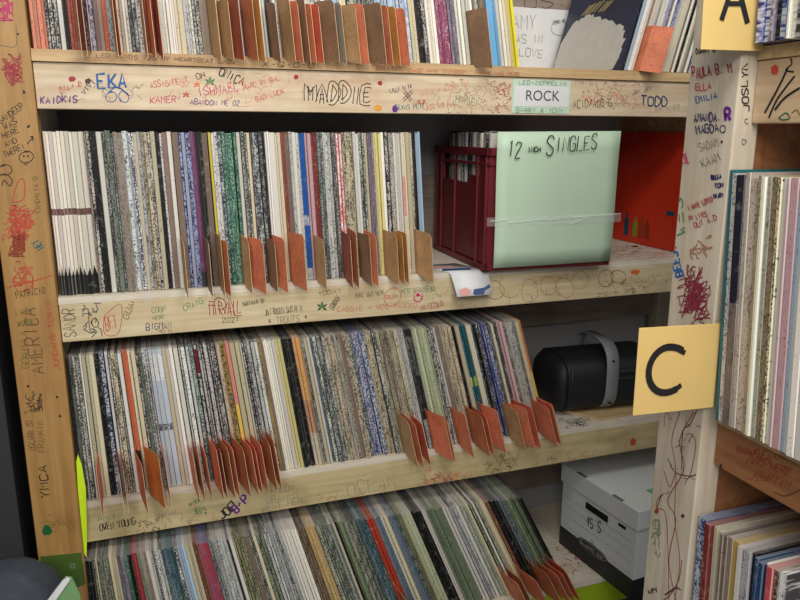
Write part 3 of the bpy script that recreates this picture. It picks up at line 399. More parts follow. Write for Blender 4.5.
PINE3 = wood('pine_fascia_yellowed', (.80, .73, .56), (.70, .63, .45), 'x', .6, (.55, .47, .3), .5)
PLY = wood('plywood_edge', (.82, .70, .52), (.68, .54, .37), 'x', .6, (.5, .36, .24), .4)
PLYTOP = wood('painted_shelf_top', (.88, .85, .78), (.80, .75, .66), 'x', .5, (.72, .6, .52), .35)
GOLD = wood('golden_post', (.72, .56, .33), (.63, .47, .26), 'z', .5, (.55, .36, .2), .35)
PALE = wood('pale_post', (.80, .75, .67), (.72, .66, .57), 'z', .55, (.66, .58, .45), .4)
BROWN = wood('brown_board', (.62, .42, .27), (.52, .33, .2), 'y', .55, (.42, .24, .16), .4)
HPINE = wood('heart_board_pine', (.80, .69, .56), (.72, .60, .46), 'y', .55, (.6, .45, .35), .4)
BACKW = wood('back_plywood', (.60, .54, .48), (.50, .45, .41), 'x', .7, (.4, .28, .3), .4)
LIME = plain('lime_paint', (.62, .72, .12), .45, .12, 14)
LIMET = plain('lime_tape', (.82, .95, .15), .35, .05)
GREENT = plain('green_tape', (.28, .38, .16), .45, .2, 20)
CARD = {'kr': (.74, .58, .4), 'kb': (.56, .43, .32), 'kg': (.55, .5, .44), 'or': (.87, .50, .36), 'rr': (.84, .40, .30), 'rb': (.64, .33, .25), 'ob': (.74, .44, .29), 'oy': (.78, .55, .27), 'oy2': (.78, .46, .22), 'lm': (.8, .93, .2)}
def cardmat(name, col):
    m, nt, b = newmat(name); L = nt.links.new
    tc = N(nt, 'ShaderNodeTexCoord'); oi = N(nt, 'ShaderNodeObjectInfo')
    off = N(nt, 'ShaderNodeVectorMath', operation='MULTIPLY_ADD'); off.inputs[1].default_value = (9, 9, 9); L(oi.outputs['Location'], off.inputs[0]); L(tc.outputs['Object'], off.inputs[2])
    mp = N(nt, 'ShaderNodeMapping'); mp.inputs['Scale'].default_value = (40, 260, 120); L(off.outputs['Vector'], mp.inputs['Vector'])
    n1 = N(nt, 'ShaderNodeTexNoise'); n1.inputs['Scale'].default_value = 1; n1.inputs['Detail'].default_value = 1; L(mp.outputs['Vector'], n1.inputs['Vector'])
    n2 = N(nt, 'ShaderNodeTexNoise'); n2.inputs['Scale'].default_value = 25; n2.inputs['Detail'].default_value = 3; L(off.outputs['Vector'], n2.inputs['Vector'])
    r1 = N(nt, 'ShaderNodeMapRange'); r1.inputs['From Min'].default_value = .62; r1.inputs['From Max'].default_value = .68; r1.inputs['To Max'].default_value = .45; L(n1.outputs['Fac'], r1.inputs['Value'])
    c = lin(col); cr = N(nt, 'ShaderNodeValToRGB'); cr.color_ramp.elements[0].position = .3; cr.color_ramp.elements[1].position = .7
    cr.color_ramp.elements[0].color = tuple(v * .8 for v in c) + (1,); cr.color_ramp.elements[1].color = tuple(min(1, v * 1.12) for v in c) + (1,)
    L(n2.outputs['Fac'], cr.inputs['Fac'])
    mx = N(nt, 'ShaderNodeMix', data_type='RGBA'); L(r1.outputs[0], mx.inputs['Factor']); L(cr.outputs['Color'], mx.inputs[6]); mx.inputs[7].default_value = tuple(v * .25 for v in c) + (1,)
    L(mx.outputs[2], b.inputs['Base Color']); b.inputs['Roughness'].default_value = .6
    return m
CARDM = {k: cardmat('divider_card_' + k, v) for k, v in CARD.items()}
CARDEDGE = plain('card_edge', (.86, .72, .55), .6)
SIGN = plain('sign_card', (.80, .68, .42), .55, .05, 12)
MARKER = plain('black_marker', (.05, .05, .06), .5)
WHITEP = plain('white_paper', (.86, .86, .86), .55, .03)
CRATEM = plain('maroon_plastic', (.40, .10, .13), .45, .1, 12)
NOTEM = plain('pale_green_paper', (.74, .83, .72), .5, .03, 10)
BOXW = plain('white_cardboard', (.86, .87, .86), .5, .03, 10)
BOXK = plain('dark_cardboard', (.13, .14, .15), .45, .1, 10)
GREY = plain('grey_line', (.62, .63, .63), .6)
BLACKP = plain('black_plastic', (.075, .085, .10), .6, .2, 8)
BAND = plain('grey_metal_band', (.62, .63, .64), .4, .06, 20, .3)
SLOT = plain('slot_dark', (.04, .04, .04), .8)

# ------------------------------------------------------------------ the room
def struct(name, mb, m):
    o = mb.build(name, m); o['kind'] = 'structure'; return o
FLOORZ = -1.25
b = MB(); b.box(-1.2, 2.2, -3.6, .46, FLOORZ - .05, FLOORZ); struct('floor', b, plain('grey_floor', (.35, .34, .33), .6, .1, 6))
b = MB(); b.box(-1.2, 2.2, .40, .46, FLOORZ, 1.75); struct('wall_back', b, plain('grey_back_wall', (.62, .62, .62), .8, .04, 4))
b = MB(); b.prism([(-.40, -1.0, FLOORZ), (-.34, -1.0, FLOORZ), (-.34, .03, FLOORZ), (-.12, .03, FLOORZ), (-.12, .3995, FLOORZ), (-.40, .3995, FLOORZ)], (0, 0, 3.0)); struct('wall_left', b, plain('charcoal_side_wall', (.21, .21, .22), .8, .05, 4))
b = MB(); b.box(1.78, 1.84, -3.0, .40, FLOORZ, 1.75); struct('wall_right', b, plain('dim_right_wall', (.5, .49, .47), .8, .05, 4))

# ------------------------------------------------------------------ the main shelving unit
W = 1.70
Z1, Z2, Z3, Z4 = .458, 0.0, -.437, -.872
unit = empty('shelving_unit', (0, 0, FLOORZ), 0, 'wide wooden shelving unit with graffiti on its golden post and pale cross boards', 'shelving unit')
def par(o, root):
    o.parent = root; o.matrix_parent_inverse = Matrix.Translation(-Vector(root.location)) if root.rotation_euler.z == 0 else root.matrix_basis.inverted()
    return o
def upart(name, mb, m, bevel=0, root=None):
    return par(mb.build(name, m, None, bevel), root or unit)
b = MB(); b.box(-.088, -.001, -.008, .034, FLOORZ, .98); post_gold = upart('post', b, GOLD, .002); post_gold['label'] = 'golden brown graffiti covered post'
b = MB(); b.box(W + .001, W + .088, -.008, .034, FLOORZ, .98); upart('post', b, PALE, .002)
for x in (-.088, W + .001):
    b = MB(); b.box(x, x + .087, .34, .378, FLOORZ, .98); upart('rear_post', b, PALE, .002)
boards = {}
for n, z, zb in ((1, Z1, .354), (2, Z2, -.090), (3, Z3, -.529), (4, Z4, -.958)):
    yf = -.006 if n == 1 else .0
    if n == 4: yf = -.04
    b = MB(); b.box(0, W, yf, .36, z - (.021 if n == 1 else .014), z); boards['S%d' % n] = upart('shelf_board', b, PLY if n == 1 else PLYTOP)
    b = MB(); b.box(0, W, (0 if n < 4 else -.038), (.036 if n < 4 else -.002), zb, z - (.0215 if n == 1 else .0145)); boards['F%d' % n] = upart('fascia_board', b, {1: PINE, 2: PINE2, 3: PINE3, 4: LIME}[n], .0015)
    b = MB(); b.box(0, W, .361, .379, z + .001, z + .34 if n == 1 else z + .03); b2 = b
b = MB(); b.box(0, W, .361, .378, Z1 + .0, .98); boards['BK1'] = upart('back_board', b, BACKW)
b = MB(); b.box(0, W, .361, .378, -.2580, .2); boards['BK'] = upart('back_board', b, BACKW)
b = MB(); b.box(0, W, .361, .378, -.80, -.452); upart('back_board', b, BACKW)
b = MB(); b.box(1.5255, 1.5435, .03, .36, .0, .436); upart('divider_panel', b, PLY)
boards['F4']['label'] = 'bottom board painted lime green'

# ------------------------------------------------------------------ the nearer unit, at right angles
unit2 = empty('shelving_unit', (1.03, -1.1, FLOORZ), 0, 'nearer shelving unit with a pale scribbled post and cards lettered A and C', 'shelving unit')
b = MB(); b.box(.85, .8875, -.79, -.705, FLOORZ, .98); pp = upart('post', b, PALE, .002, unit2); pp['label'] = 'pale post covered in coloured names and scribbles'
b = MB(); b.box(1.175, 1.213, -.79, -.705, FLOORZ, .98); upart('rear_post', b, PALE, .002, unit2)
YN = -1.75
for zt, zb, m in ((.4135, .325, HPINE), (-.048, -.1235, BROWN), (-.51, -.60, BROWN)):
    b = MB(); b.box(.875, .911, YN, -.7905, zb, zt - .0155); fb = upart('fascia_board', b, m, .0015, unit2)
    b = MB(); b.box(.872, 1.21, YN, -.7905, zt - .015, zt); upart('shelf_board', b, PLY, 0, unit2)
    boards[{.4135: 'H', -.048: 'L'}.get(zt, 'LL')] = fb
b = MB(); b.box(.85, .8875, YN - .088, YN - .001, FLOORZ, .98); upart('post', b, PALE, .002, unit2)
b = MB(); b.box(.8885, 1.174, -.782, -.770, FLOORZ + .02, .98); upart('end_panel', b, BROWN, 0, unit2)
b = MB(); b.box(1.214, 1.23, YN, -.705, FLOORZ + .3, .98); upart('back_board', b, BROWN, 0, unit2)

# ------------------------------------------------------------------ writing and scribbles on the boards
GL = {'A': "002640 1232", 'B': "000636453303 33413000", 'C': "4536160501103041", 'D': "00062644422000", 'E': "46060040 0333", 'F': "460600 0333", 'G': "45361605011030414323", 'H': "0006 4046 0343",
      'I': "2026", 'J': "4641301001", 'K': "0006 4602 1340", 'L': "060040", 'M': "0006234640", 'N': "00064046", 'O': "103041453616050110", 'P': "00063645443303", 'Q': "103041453616050110 2240", 'R': "00063645443303 2340",
      'S': "45361605044241301001", 'T': "0646 2620", 'U': "060110304146", 'V': "062046", 'W': "0610233046", 'X': "0046 0640", 'Y': "062346 2320", 'Z': "06460040", '0': "103041453616050110", '1': "152620",
      '2': "051636450040", '3': "064624423000", '4': "30360242", '5': "4606033342413000", '6': "360301103041423303", '7': "064610", '8': "130416364433130110304133", '9': "104345361605041343", '+': "0343 2125", '-': "1333",
      '*': "1135 1531 0343", '.': "2021", "'": "2625", '/': "0046", '!': "2622 2120", '&': "401515263502001033", ':': "2122 2425", ',': "2110"}
NRM = {'PA': (-1, 0, 0), 'H': (-1, 0, 0), 'L': (-1, 0, 0), 'S2': (0, 0, 1), 'S3': (0, 0, 1), 'S4': (0, 0, 1)}
OFFS = {'P1': .0003, 'LP': .0003}
LIM = {'F1': (0, W, -9, 9, .3555, .4355), 'F2': (0, W, -9, 9, -.0885, -.0155), 'F3': (0, W, -9, 9, -.5275, -.4525), 'P1': (0, W, -9, 9, .4375, .4575), 'LP': (-.0865, -.0025, -9, 9, -1.2, .97),
       'PA': (-9, 9, -.7885, -.7065, -1.2, .97), 'PB': (.851, .8865, -9, 9, -1.2, .97), 'H': (-9, 9, -1.7, -.792, .3265, .3965), 'L': (-9, 9, -1.7, -.792, -.1225, -.0645),
       'S2': (0, W, .001, .35, -9, 9), 'S3': (0, W, .001, .35, -9, 9), 'S4': (0, W, -.038, .35, -9, 9), 'BK': (0, W, -9, 9, .46, .97), 'TP': (1.117, 1.343, -9, 9, .46, .646)}
class Ink:
    def __init__(s, pl, lim=False): s.lim = LIM.get(pl) if lim else None; s._init(pl)
    def _init(s, pl): s.mb = MB(); s.n = Vector(NRM.get(pl, (0, -1, 0))); s.cols = []; s.k = 0
    def mi(s, c):
        if c not in s.cols: s.cols.append(c)
        return s.cols.index(c)
    def line(s, pts, c, wd):
        P = [Vector(p) for p in pts]; P = [p for i, p in enumerate(P) if i == 0 or (p - P[i - 1]).length > 1e-5]
        if s.lim:        # the pen never leaves its board
            a = s.lim; run, runs = [], []
            for p in P:
                if a[0] < p.x < a[1] and a[2] < p.y < a[3] and a[4] < p.z < a[5]: run.append(p)
                else: runs.append(run); run = []
            P = max(runs + [run], key=len)
        if len(P) < 2: return
        s.k += 1; o = s.n * (.0004 + .000012 * (s.k % 25)); hw = wd / 1650; vs = []
        for i, p in enumerate(P):
            d = (P[min(i + 1, len(P) - 1)] - P[max(i - 1, 0)])
            if d.length < 1e-6: d = P[i] - P[i - 1]
            t = s.n.cross(d).normalized(); vs += [p + o + t * hw, p + o - t * hw]
        s.mb.add(vs, [(2 * i, 2 * i + 1, 2 * i + 3, 2 * i + 2) for i in range(len(P) - 1)], s.mi(c))
    def fan(s, pts, c):
        s.k += 1; o = s.n * (.0004 + .000012 * (s.k % 25)); s.mb.add([Vector(p) + o for p in pts], [list(range(len(pts)))], s.mi(c))
def smooth_pts(P, n=4):
    if len(P) < 3: return P
    out = []
    for i in range(len(P) - 1):
        a, b_, c, d = P[max(i - 1, 0)], P[i], P[i + 1], P[min(i + 2, len(P) - 1)]
        for k in range(n):
            t = k / n; out.append(.5 * ((2 * b_) + (c - a) * t + (2 * a - 5 * b_ + 4 * c - d) * t * t + (3 * b_ - a - 3 * c + d) * t ** 3))
    out.append(P[-1]); return out
def text_strokes(text, O, U, V, rng, jit=.25):
    O, U, V = Vector(O), Vector(U), Vector(V); n = len(text); out = []
    for i, ch in enumerate(text):
        g = GL.get(ch)
        if not g: continue
        dy = rng.uniform(-.08, .08); sc = rng.uniform(.88, 1.08); sh = rng.uniform(-.02, .1)
        for st in g.split():
            P = []
            for k in range(0, len(st), 2):
                x = (int(st[k]) + rng.uniform(-jit, jit)) / 4; y = (int(st[k + 1]) + rng.uniform(-jit, jit)) / 6
                P.append(O + U * ((i + (x * .72 + .1) + sh * y) / n) + V * (y * sc + dy))
            out.append(smooth_pts(P, 3) if ch in 'BCDGJOPQRSU0235689' else P)
    return out
rng = random.Random(5)
inks = {}
for e in WRITING:
    k, pl = e[0], e[1]; I = inks.setdefault(pl, Ink(pl, True))
    if k in ('t', 'o'):
        _, _, text, O, U, V, c, wd = e
        for P in text_strokes(text, O, U, V, rng):
            if k == 'o':      # bubble letters: two outlines either side of the stroke
                h = Vector(V).length * .13
                for sg in (1, -1):
                    Q = []
                    for i, p in enumerate(P):
                        d = P[min(i + 1, len(P) - 1)] - P[max(i - 1, 0)]; t = I.n.cross(d).normalized(); Q.append(p + t * h * sg)
                    I.line(smooth_pts(Q, 2), c, wd)
            else: I.line(P, c, wd)
    elif k == 'p':
        P = [Vector(q) for q in e[2]]; I.line(smooth_pts(P, 5), e[3], e[4])
    elif k in 'bcl':
        O, A, B = Vector(e[2]), Vector(e[3]), Vector(e[4]); c = e[5]
        if k == 'b': I.fan([O + A * math.cos(a) * rng.uniform(.8, 1.1) + B * math.sin(a) * rng.uniform(.8, 1.1) for a in [i * math.pi / 6 for i in range(12)]], c)
        if k == 'c':
            e_ = rng.uniform(.75, 1.15); ph = rng.uniform(0, 6); I.line([O + (A * math.cos(a) * e_ + B * math.sin(a)) * (1 + .1 * math.sin(2 * a + ph) + .012 * i) for i, a in enumerate([ph + i * math.pi / 8 for i in range(19)])], c, 1.1)
        if k == 'l':
            for i in range(5):
                a = math.radians(90 + (i - 2) * 62); d = A * math.cos(a) + B * math.sin(a); t = A * -math.sin(a) + B * math.cos(a)
                I.fan([O, O + d * .5 + t * .22, O + d, O + d * .5 - t * .22], c)
    elif k == 's':
        _, _, a, b_, c_, d_, n, c, wd = e; a, b_, c_, d_ = map(Vector, (a, b_, c_, d_)); pt = lambda u, v: (a * (1 - u) + b_ * u) * (1 - v) + (c_ * (1 - u) + d_ * u) * v
        su = 1 / max((b_ - a).length, .01); sv = 1 / max((c_ - a).length, .01)
        for i in range(n):
            dense = c in ('cr',) and n > 60; u, v = (rng.gauss(.5, .2), rng.gauss(.5, .22)) if n > 34 else (rng.random(), rng.random()); P = []; ang = rng.gauss(-.8, .35) if dense else rng.uniform(-.9, .9)
            for q in range(rng.randint(3, 7)):
                P.append(pt(min(1.02 + .05 * math.sin(i), max(-.02 + .05 * math.sin(2 * i), u)), min(1.02, max(-.02, v)))); st = rng.uniform(.002, .007); ang += rng.uniform(-.5, .5) if dense else rng.uniform(-1.6, 1.6)
                u += math.cos(ang) * st * su; v += math.sin(ang) * st * sv
            I.line(smooth_pts(P, 3), c, wd)
owner = {'F1': boards['F1'], 'F2': boards['F2'], 'F3': boards['F3'], 'P1': boards['S1'], 'LP': post_gold, 'PA': pp, 'PB': pp, 'H': boards['H'], 'L': boards['L'], 'S2': boards['S2'], 'S3': boards['S3'], 'S4': boards['S4'], 'BK': boards['BK1']}
def child_keep(o, parent):
    o.parent = parent
    bpy.context.view_layer.update()
    o.matrix_parent_inverse = parent.matrix_world.inverted(); return o
bpy.context.view_layer.update()
for pl, I in inks.items():
    if pl in owner and I.mb.f:
        child_keep(I.mb.build('graffiti', [INKM[c] for c in I.cols], None, 0, False), owner[pl])
# tape on the golden post
b = MB(); b.prism([(-.0835, -.0082, -.538), (-.0065, -.0082, -.545), (-.0055, -.0082, -.620), (-.080, -.0082, -.640)], (0, -.0004, 0)); child_keep(b.build('green_tape', GREENT), post_gold)
I = Ink('LP'); 
for r in (.005, .0035): I.line([Vector((-.026 + r * math.cos(a), -.0088, -.572 + r * 1.15 * math.sin(a))) for a in [i * math.pi / 8 for i in range(17)]], 'gg', 1.3)
I.fan([Vector((-.057 + .006 * math.cos(a), -.0088, -.615 + .002 * math.sin(a))) for a in [i * math.pi / 4 for i in range(8)]], 'kg')
child_keep(I.mb.build('graffiti', [INKM[c] for c in I.cols], None, 0, False), post_gold)
# clear tape on the second fascia
def gloss(name, col, alpha):
    m, nt, bb = newmat(name); bb.inputs['Base Color'].default_value = col + (1,); bb.inputs['Roughness'].default_value = .08; bb.inputs['Alpha'].default_value = alpha; return m
TAPE = gloss('clear_tape', (.9, .9, .9), .09)
b = MB(); b.prism([(.155, -.0008, -.002), (.176, -.0008, -.001), (.170, -.0008, -.028), (.158, -.0008, -.026)], (0, -.0004, 0)); child_keep(b.build('clear_tape', TAPE), boards['F2'])

# the ROCK sign
def font_obj(text, size, loc, mat, name='lettering', space=1.0, parent=None):
    cu = bpy.data.curves.new('t', 'FONT'); cu.body = text; cu.size = size; cu.align_x = 'CENTER'; cu.align_y = 'CENTER'; cu.space_character = space
    o = bpy.data.objects.new('t', cu); C.objects.link(o); bpy.context.view_layer.update()
    me = bpy.data.meshes.new_from_object(o); bpy.data.objects.remove(o)
    me.materials.clear(); me.materials.append(mat)
    q = bpy.data.objects.new(name, me); C.objects.link(q); q.rotation_euler = (math.pi / 2, 0, 0); q.location = loc
    return q
sx0, sx1 = .968, 1.118
sign = empty('shelf_sign', (1.043, -.001, .357), 0, 'white paper sign reading ROCK taped to the top cross board', 'sign')
b = MB(); b.box(sx0, sx1, -.0018, -.0006, .358, .432); child_keep(b.build('backing_paper', plain('green_white_paper', (.76, .85, .76), .4, .04)), sign)
b = MB(); b.box(sx0 + .006, sx1 - .004, -.0024, -.0019, .373, .418); child_keep(b.build('paper', WHITEP), sign)
child_keep(font_obj('ROCK', .032, (1.045, -.0029, .396), plain('print_black', (.28, .28, .30), .5), 'lettering'), sign)
I = Ink('F1')
for P in text_strokes('LED-ZEPPELIN', (.982, -.0020, .4205), (.125, 0, 0), (0, 0, .009), rng): I.line(P, 'g', .9)
for P in text_strokes('BARRY & TONY', (.978, -.0020, .360), (.125, 0, 0), (0, 0, .009), rng): I.line(P, 'gg', .9)
child_keep(I.mb.build('lettering', [INKM[c] for c in I.cols], None, 0, False), sign)

# ------------------------------------------------------------------ record sleeves
w_, k_ = (.86, .84, .79), (.06, .06, .065)
gr_ = (.42, .41, .40)
ST = {  # key: base, ink, density (0..1), words
 'wb': ((.87, .84, .78), (.5, .45, .4), .04, 'off-white sleeve with a brown band and black foot'),
 'w': (w_, gr_, .10, 'plain white sleeve'), 'ww': ((.88, .86, .83), gr_, .02, 'clean white sleeve'), 'c': ((.80, .75, .62), (.4, .3, .2), .12, 'plain cream sleeve'),
 'cy': ((.82, .77, .5), (.5, .4, .2), .12, 'yellowed cream sleeve'), 'bt': ((.50, .44, .38), (.15, .12, .1), .3, 'brown-grey sleeve with dark print'), 'dg': ((.20, .20, .21), (.7, .7, .68), .28, 'dark grey sleeve with light print'),
 'g': ((.55, .54, .52), (.2, .2, .2), .25, 'mid grey sleeve'), 'gg': ((.45, .48, .43), (.15, .18, .15), .32, 'mottled grey-green sleeve'), 'gb': ((.5, .48, .45), (.4, .28, .18), .3, 'grey sleeve with brown blotches'),
 'lt': ((.72, .75, .76), (.15, .17, .22), .3, 'pale blue-grey sleeve with dark print'), 'lw': ((.84, .85, .86), (.08, .1, .2), .42, 'white sleeve with heavy navy print'), 'ct': ((.74, .69, .58), (.16, .13, .1), .34, 'cream sleeve with dark print'),
 'kt': ((.09, .09, .10), (.78, .77, .73), .34, 'black sleeve with white print'), 'k': ((.05, .05, .055), (.5, .5, .5), .12, 'plain black sleeve'), 'kw': ((.21, .21, .22), (.82, .82, .8), .48, 'black and white speckled sleeve'),
 'km': ((.07, .07, .07), (.75, .73, .7), .42, 'black sleeve with broken white lettering'), 'kr': ((.07, .07, .07), (.75, .73, .7), .42, 'black sleeve with a wine red top'), 'kb': ((.12, .10, .09), (.6, .5, .4), .42, 'black and brown sleeve'),
 'wk': ((.83, .82, .80), (.05, .05, .06), .45, 'white sleeve with heavy black print'), 'nv': ((.10, .12, .26), (.6, .65, .8), .36, 'mottled navy sleeve'), 'lv': ((.66, .68, .76), (.3, .3, .4), .12, 'lavender-grey sleeve'),
 'lv2': ((.66, .69, .73), (.3, .32, .4), .08, 'pale lavender sleeve with a barcode block'), 'pp': ((.36, .15, .32), (.6, .4, .5), .15, 'dark purple sleeve'), 'yl': ((.86, .78, .12), (.5, .45, .1), .05, 'bright yellow sleeve'),
 'wt': ((.80, .79, .76), (.2, .2, .22), .26, 'white sleeve with dark print'), 'dt': ((.17, .21, .22), (.65, .68, .66), .32, 'dark slate sleeve with light print'), 'dt2': ((.15, .25, .30), (.45, .55, .55), .3, 'dark teal-blue sleeve'),
 'gn': ((.08, .30, .24), (.55, .68, .6), .3, 'speckled bottle green sleeve'), 'rb': ((.45, .14, .12), (.75, .6, .5), .18, 'red-brown sleeve'), 'bg': ((.38, .45, .50), (.15, .18, .2), .24, 'blue-grey sleeve'),
 'gw': ((.70, .70, .69), (.3, .3, .32), .26, 'light grey sleeve'), 'bl': ((.06, .34, .66), (.8, .8, .8), .05, 'bright blue sleeve'), 'pk': ((.80, .64, .66), (.6, .4, .45), .14, 'pale pink sleeve'),
 'rw': ((.72, .24, .24), (.88, .82, .8), .4, 'red and white speckled sleeve'), 'pg': ((.42, .38, .45), (.7, .68, .7), .24, 'purple-grey sleeve'), 'cp': ((.82, .78, .68), (.5, .4, .3), .08, 'cream sleeve with a pink patch'),
 'lb': ((.62, .72, .80), (.3, .4, .5), .14, 'light blue sleeve'), 'nt': ((.10, .12, .20), (.7, .72, .75), .34, 'navy sleeve with white print'), 'or': ((.82, .40, .26), (.4, .15, .1), .08, 'burnt orange sleeve'),
 'cpk': ((.80, .70, .64), (.35, .25, .22), .2, 'pinkish cream sleeve'), 'yb': ((.68, .58, .28), (.2, .15, .1), .36, 'mustard sleeve with dark print'), 'ry': ((.80, .45, .42), (.5, .2, .2), .1, 'sleeve rosy above and yellow below'),
 'tn': ((.78, .58, .34), (.3, .15, .1), .16, 'tan-orange sleeve with a brown picture'), 'tn2': ((.74, .62, .42), (.3, .2, .1), .2, 'tan sleeve'), 'nb': ((.14, .19, .42), (.75, .76, .78), .34, 'blue sleeve with white print'),
 'lm': ((.74, .82, .14), (.5, .6, .1), .04, 'lime yellow sleeve'), 'bf': ((.12, .12, .13), (.55, .55, .55), .14, 'black sleeve with grey pictures at its top'), 'sc': ((.70, .72, .58), (.35, .4, .3), .2, 'pale sage-cream sleeve'),
 'tl': ((.07, .33, .38), (.4, .6, .55), .12, 'dark teal sleeve'), 'bu': ((.12, .20, .50), (.75, .76, .8), .3, 'royal blue sleeve with pale print'), 'oy': ((.80, .45, .2), (.5, .3, .1), .08, 'sleeve orange above and yellow below'),
 'dm': ((.17, .19, .16), (.62, .64, .55), .4, ''), 'rd': ((.62, .15, .18), (.8, .5, .5), .1, ''), 'rd2': ((.78, .22, .14), (.9, .5, .4), .06, ''), 'gc': ((.58, .60, .50), (.3, .32, .26), .26, ''),
 'br': ((.48, .26, .18), (.7, .5, .4), .2, ''), 'bz': ((.12, .30, .55), (.7, .2, .18), .5, ''), 'om': ((.30, .32, .18), (.7, .7, .55), .36, ''), 'ol': ((.42, .44, .30), (.2, .2, .14), .3, ''), 'sg': ((.48, .54, .42), (.25, .3, .22), .26, ''),
 'sg2': ((.44, .50, .40), (.25, .3, .22), .2, ''), 'dr': ((.28, .10, .09), (.5, .3, .25), .2, ''), 'po': ((.80, .50, .40), (.6, .25, .2), .2, ''), 'ro': ((.66, .28, .18), (.85, .55, .4), .2, ''), 'tp': ((.50, .42, .37), (.3, .25, .2), .12, 'taupe sleeve'),
 'mr': ((.50, .22, .34), (.7, .6, .65), .25, ''), 'sb': ((.42, .66, .84), (.8, .85, .9), .08, ''), 'yl2': ((.84, .80, .18), (.5, .5, .1), .05, ''), 'bu2': ((.45, .6, .78), (.85, .87, .9), .4, ''),
 'dk2': ((.10, .11, .17), (.3, .3, .35), .06, 'sleeve near-black above and grey-brown below'), 'cb': ((.66, .62, .56), (.42, .35, .28), .24, 'fawn sleeve with blurred print'), 'tn3': ((.60, .52, .42), (.35, .28, .2), .28, 'light brown sleeve'),
 'gr': ((.35, .62, .25), (.8, .9, .7), .1, 'grass green sleeve'), 'bl2': ((.12, .26, .44), (.7, .72, .75), .14, 'dark blue sleeve'), 'rp': ((.74, .28, .30), (.85, .6, .6), .08, 'coral red sleeve'), 'yl3': ((.74, .62, .30), (.5, .4, .2), .14, 'ochre yellow sleeve'),
}
SEG = {  # extra bands along the spine: (from, to, base, ink, density)
 'wb': [(.0, .12, (.06, .06, .06), (.3, .3, .3), .1), (.50, .54, (.46, .33, .30), (.3, .2, .2), .3)],
 'yl': [(.0, .34, (.72, .72, .70), gr_, .2)], 'bl': [(.0, .08, (.8, .8, .8), gr_, .2), (.38, .45, (.75, .8, .85), gr_, .3)], 'cp': [(.42, .7, (.86, .52, .5), (.8, .7, .7), .2)],
 'lv2': [(.78, .97, (.45, .47, .5), (.8, .8, .8), .5), (.42, .47, (.6, .62, .66), (.2, .2, .2), .4)], 'or': [(.0, .3, (.1, .09, .08), (.4, .3, .3), .2)], 'kr': [(.8, .97, (.42, .08, .14), (.6, .4, .4), .1)],
 'ry': [(.0, .55, (.82, .68, .28), (.5, .4, .2), .1)], 'tn': [(.26, .52, (.50, .28, .2), (.7, .55, .4), .5), (.0, .26, (.74, .7, .6), (.4, .3, .2), .2)], 'bf': [(.62, .94, (.5, .5, .5), (.08, .08, .08), .45), (.0, .25, (.45, .46, .47), (.8, .8, .8), .3)],
 'oy': [(.0, .55, (.85, .72, .3), (.5, .4, .2), .1)], 'nb': [], 'dk2': [(.0, .5, (.45, .41, .38), (.3, .26, .24), .2)], 'tl': [(.48, .56, (.6, .7, .35), (.3, .4, .3), .2)], 'kt': [], 'pp': [(.0, .1, (.1, .1, .12), gr_, .1)], 'rb': [],
}
def mixc(a, b_, t): return tuple(x * (1 - t) + y * t for x, y in zip(a, b_))
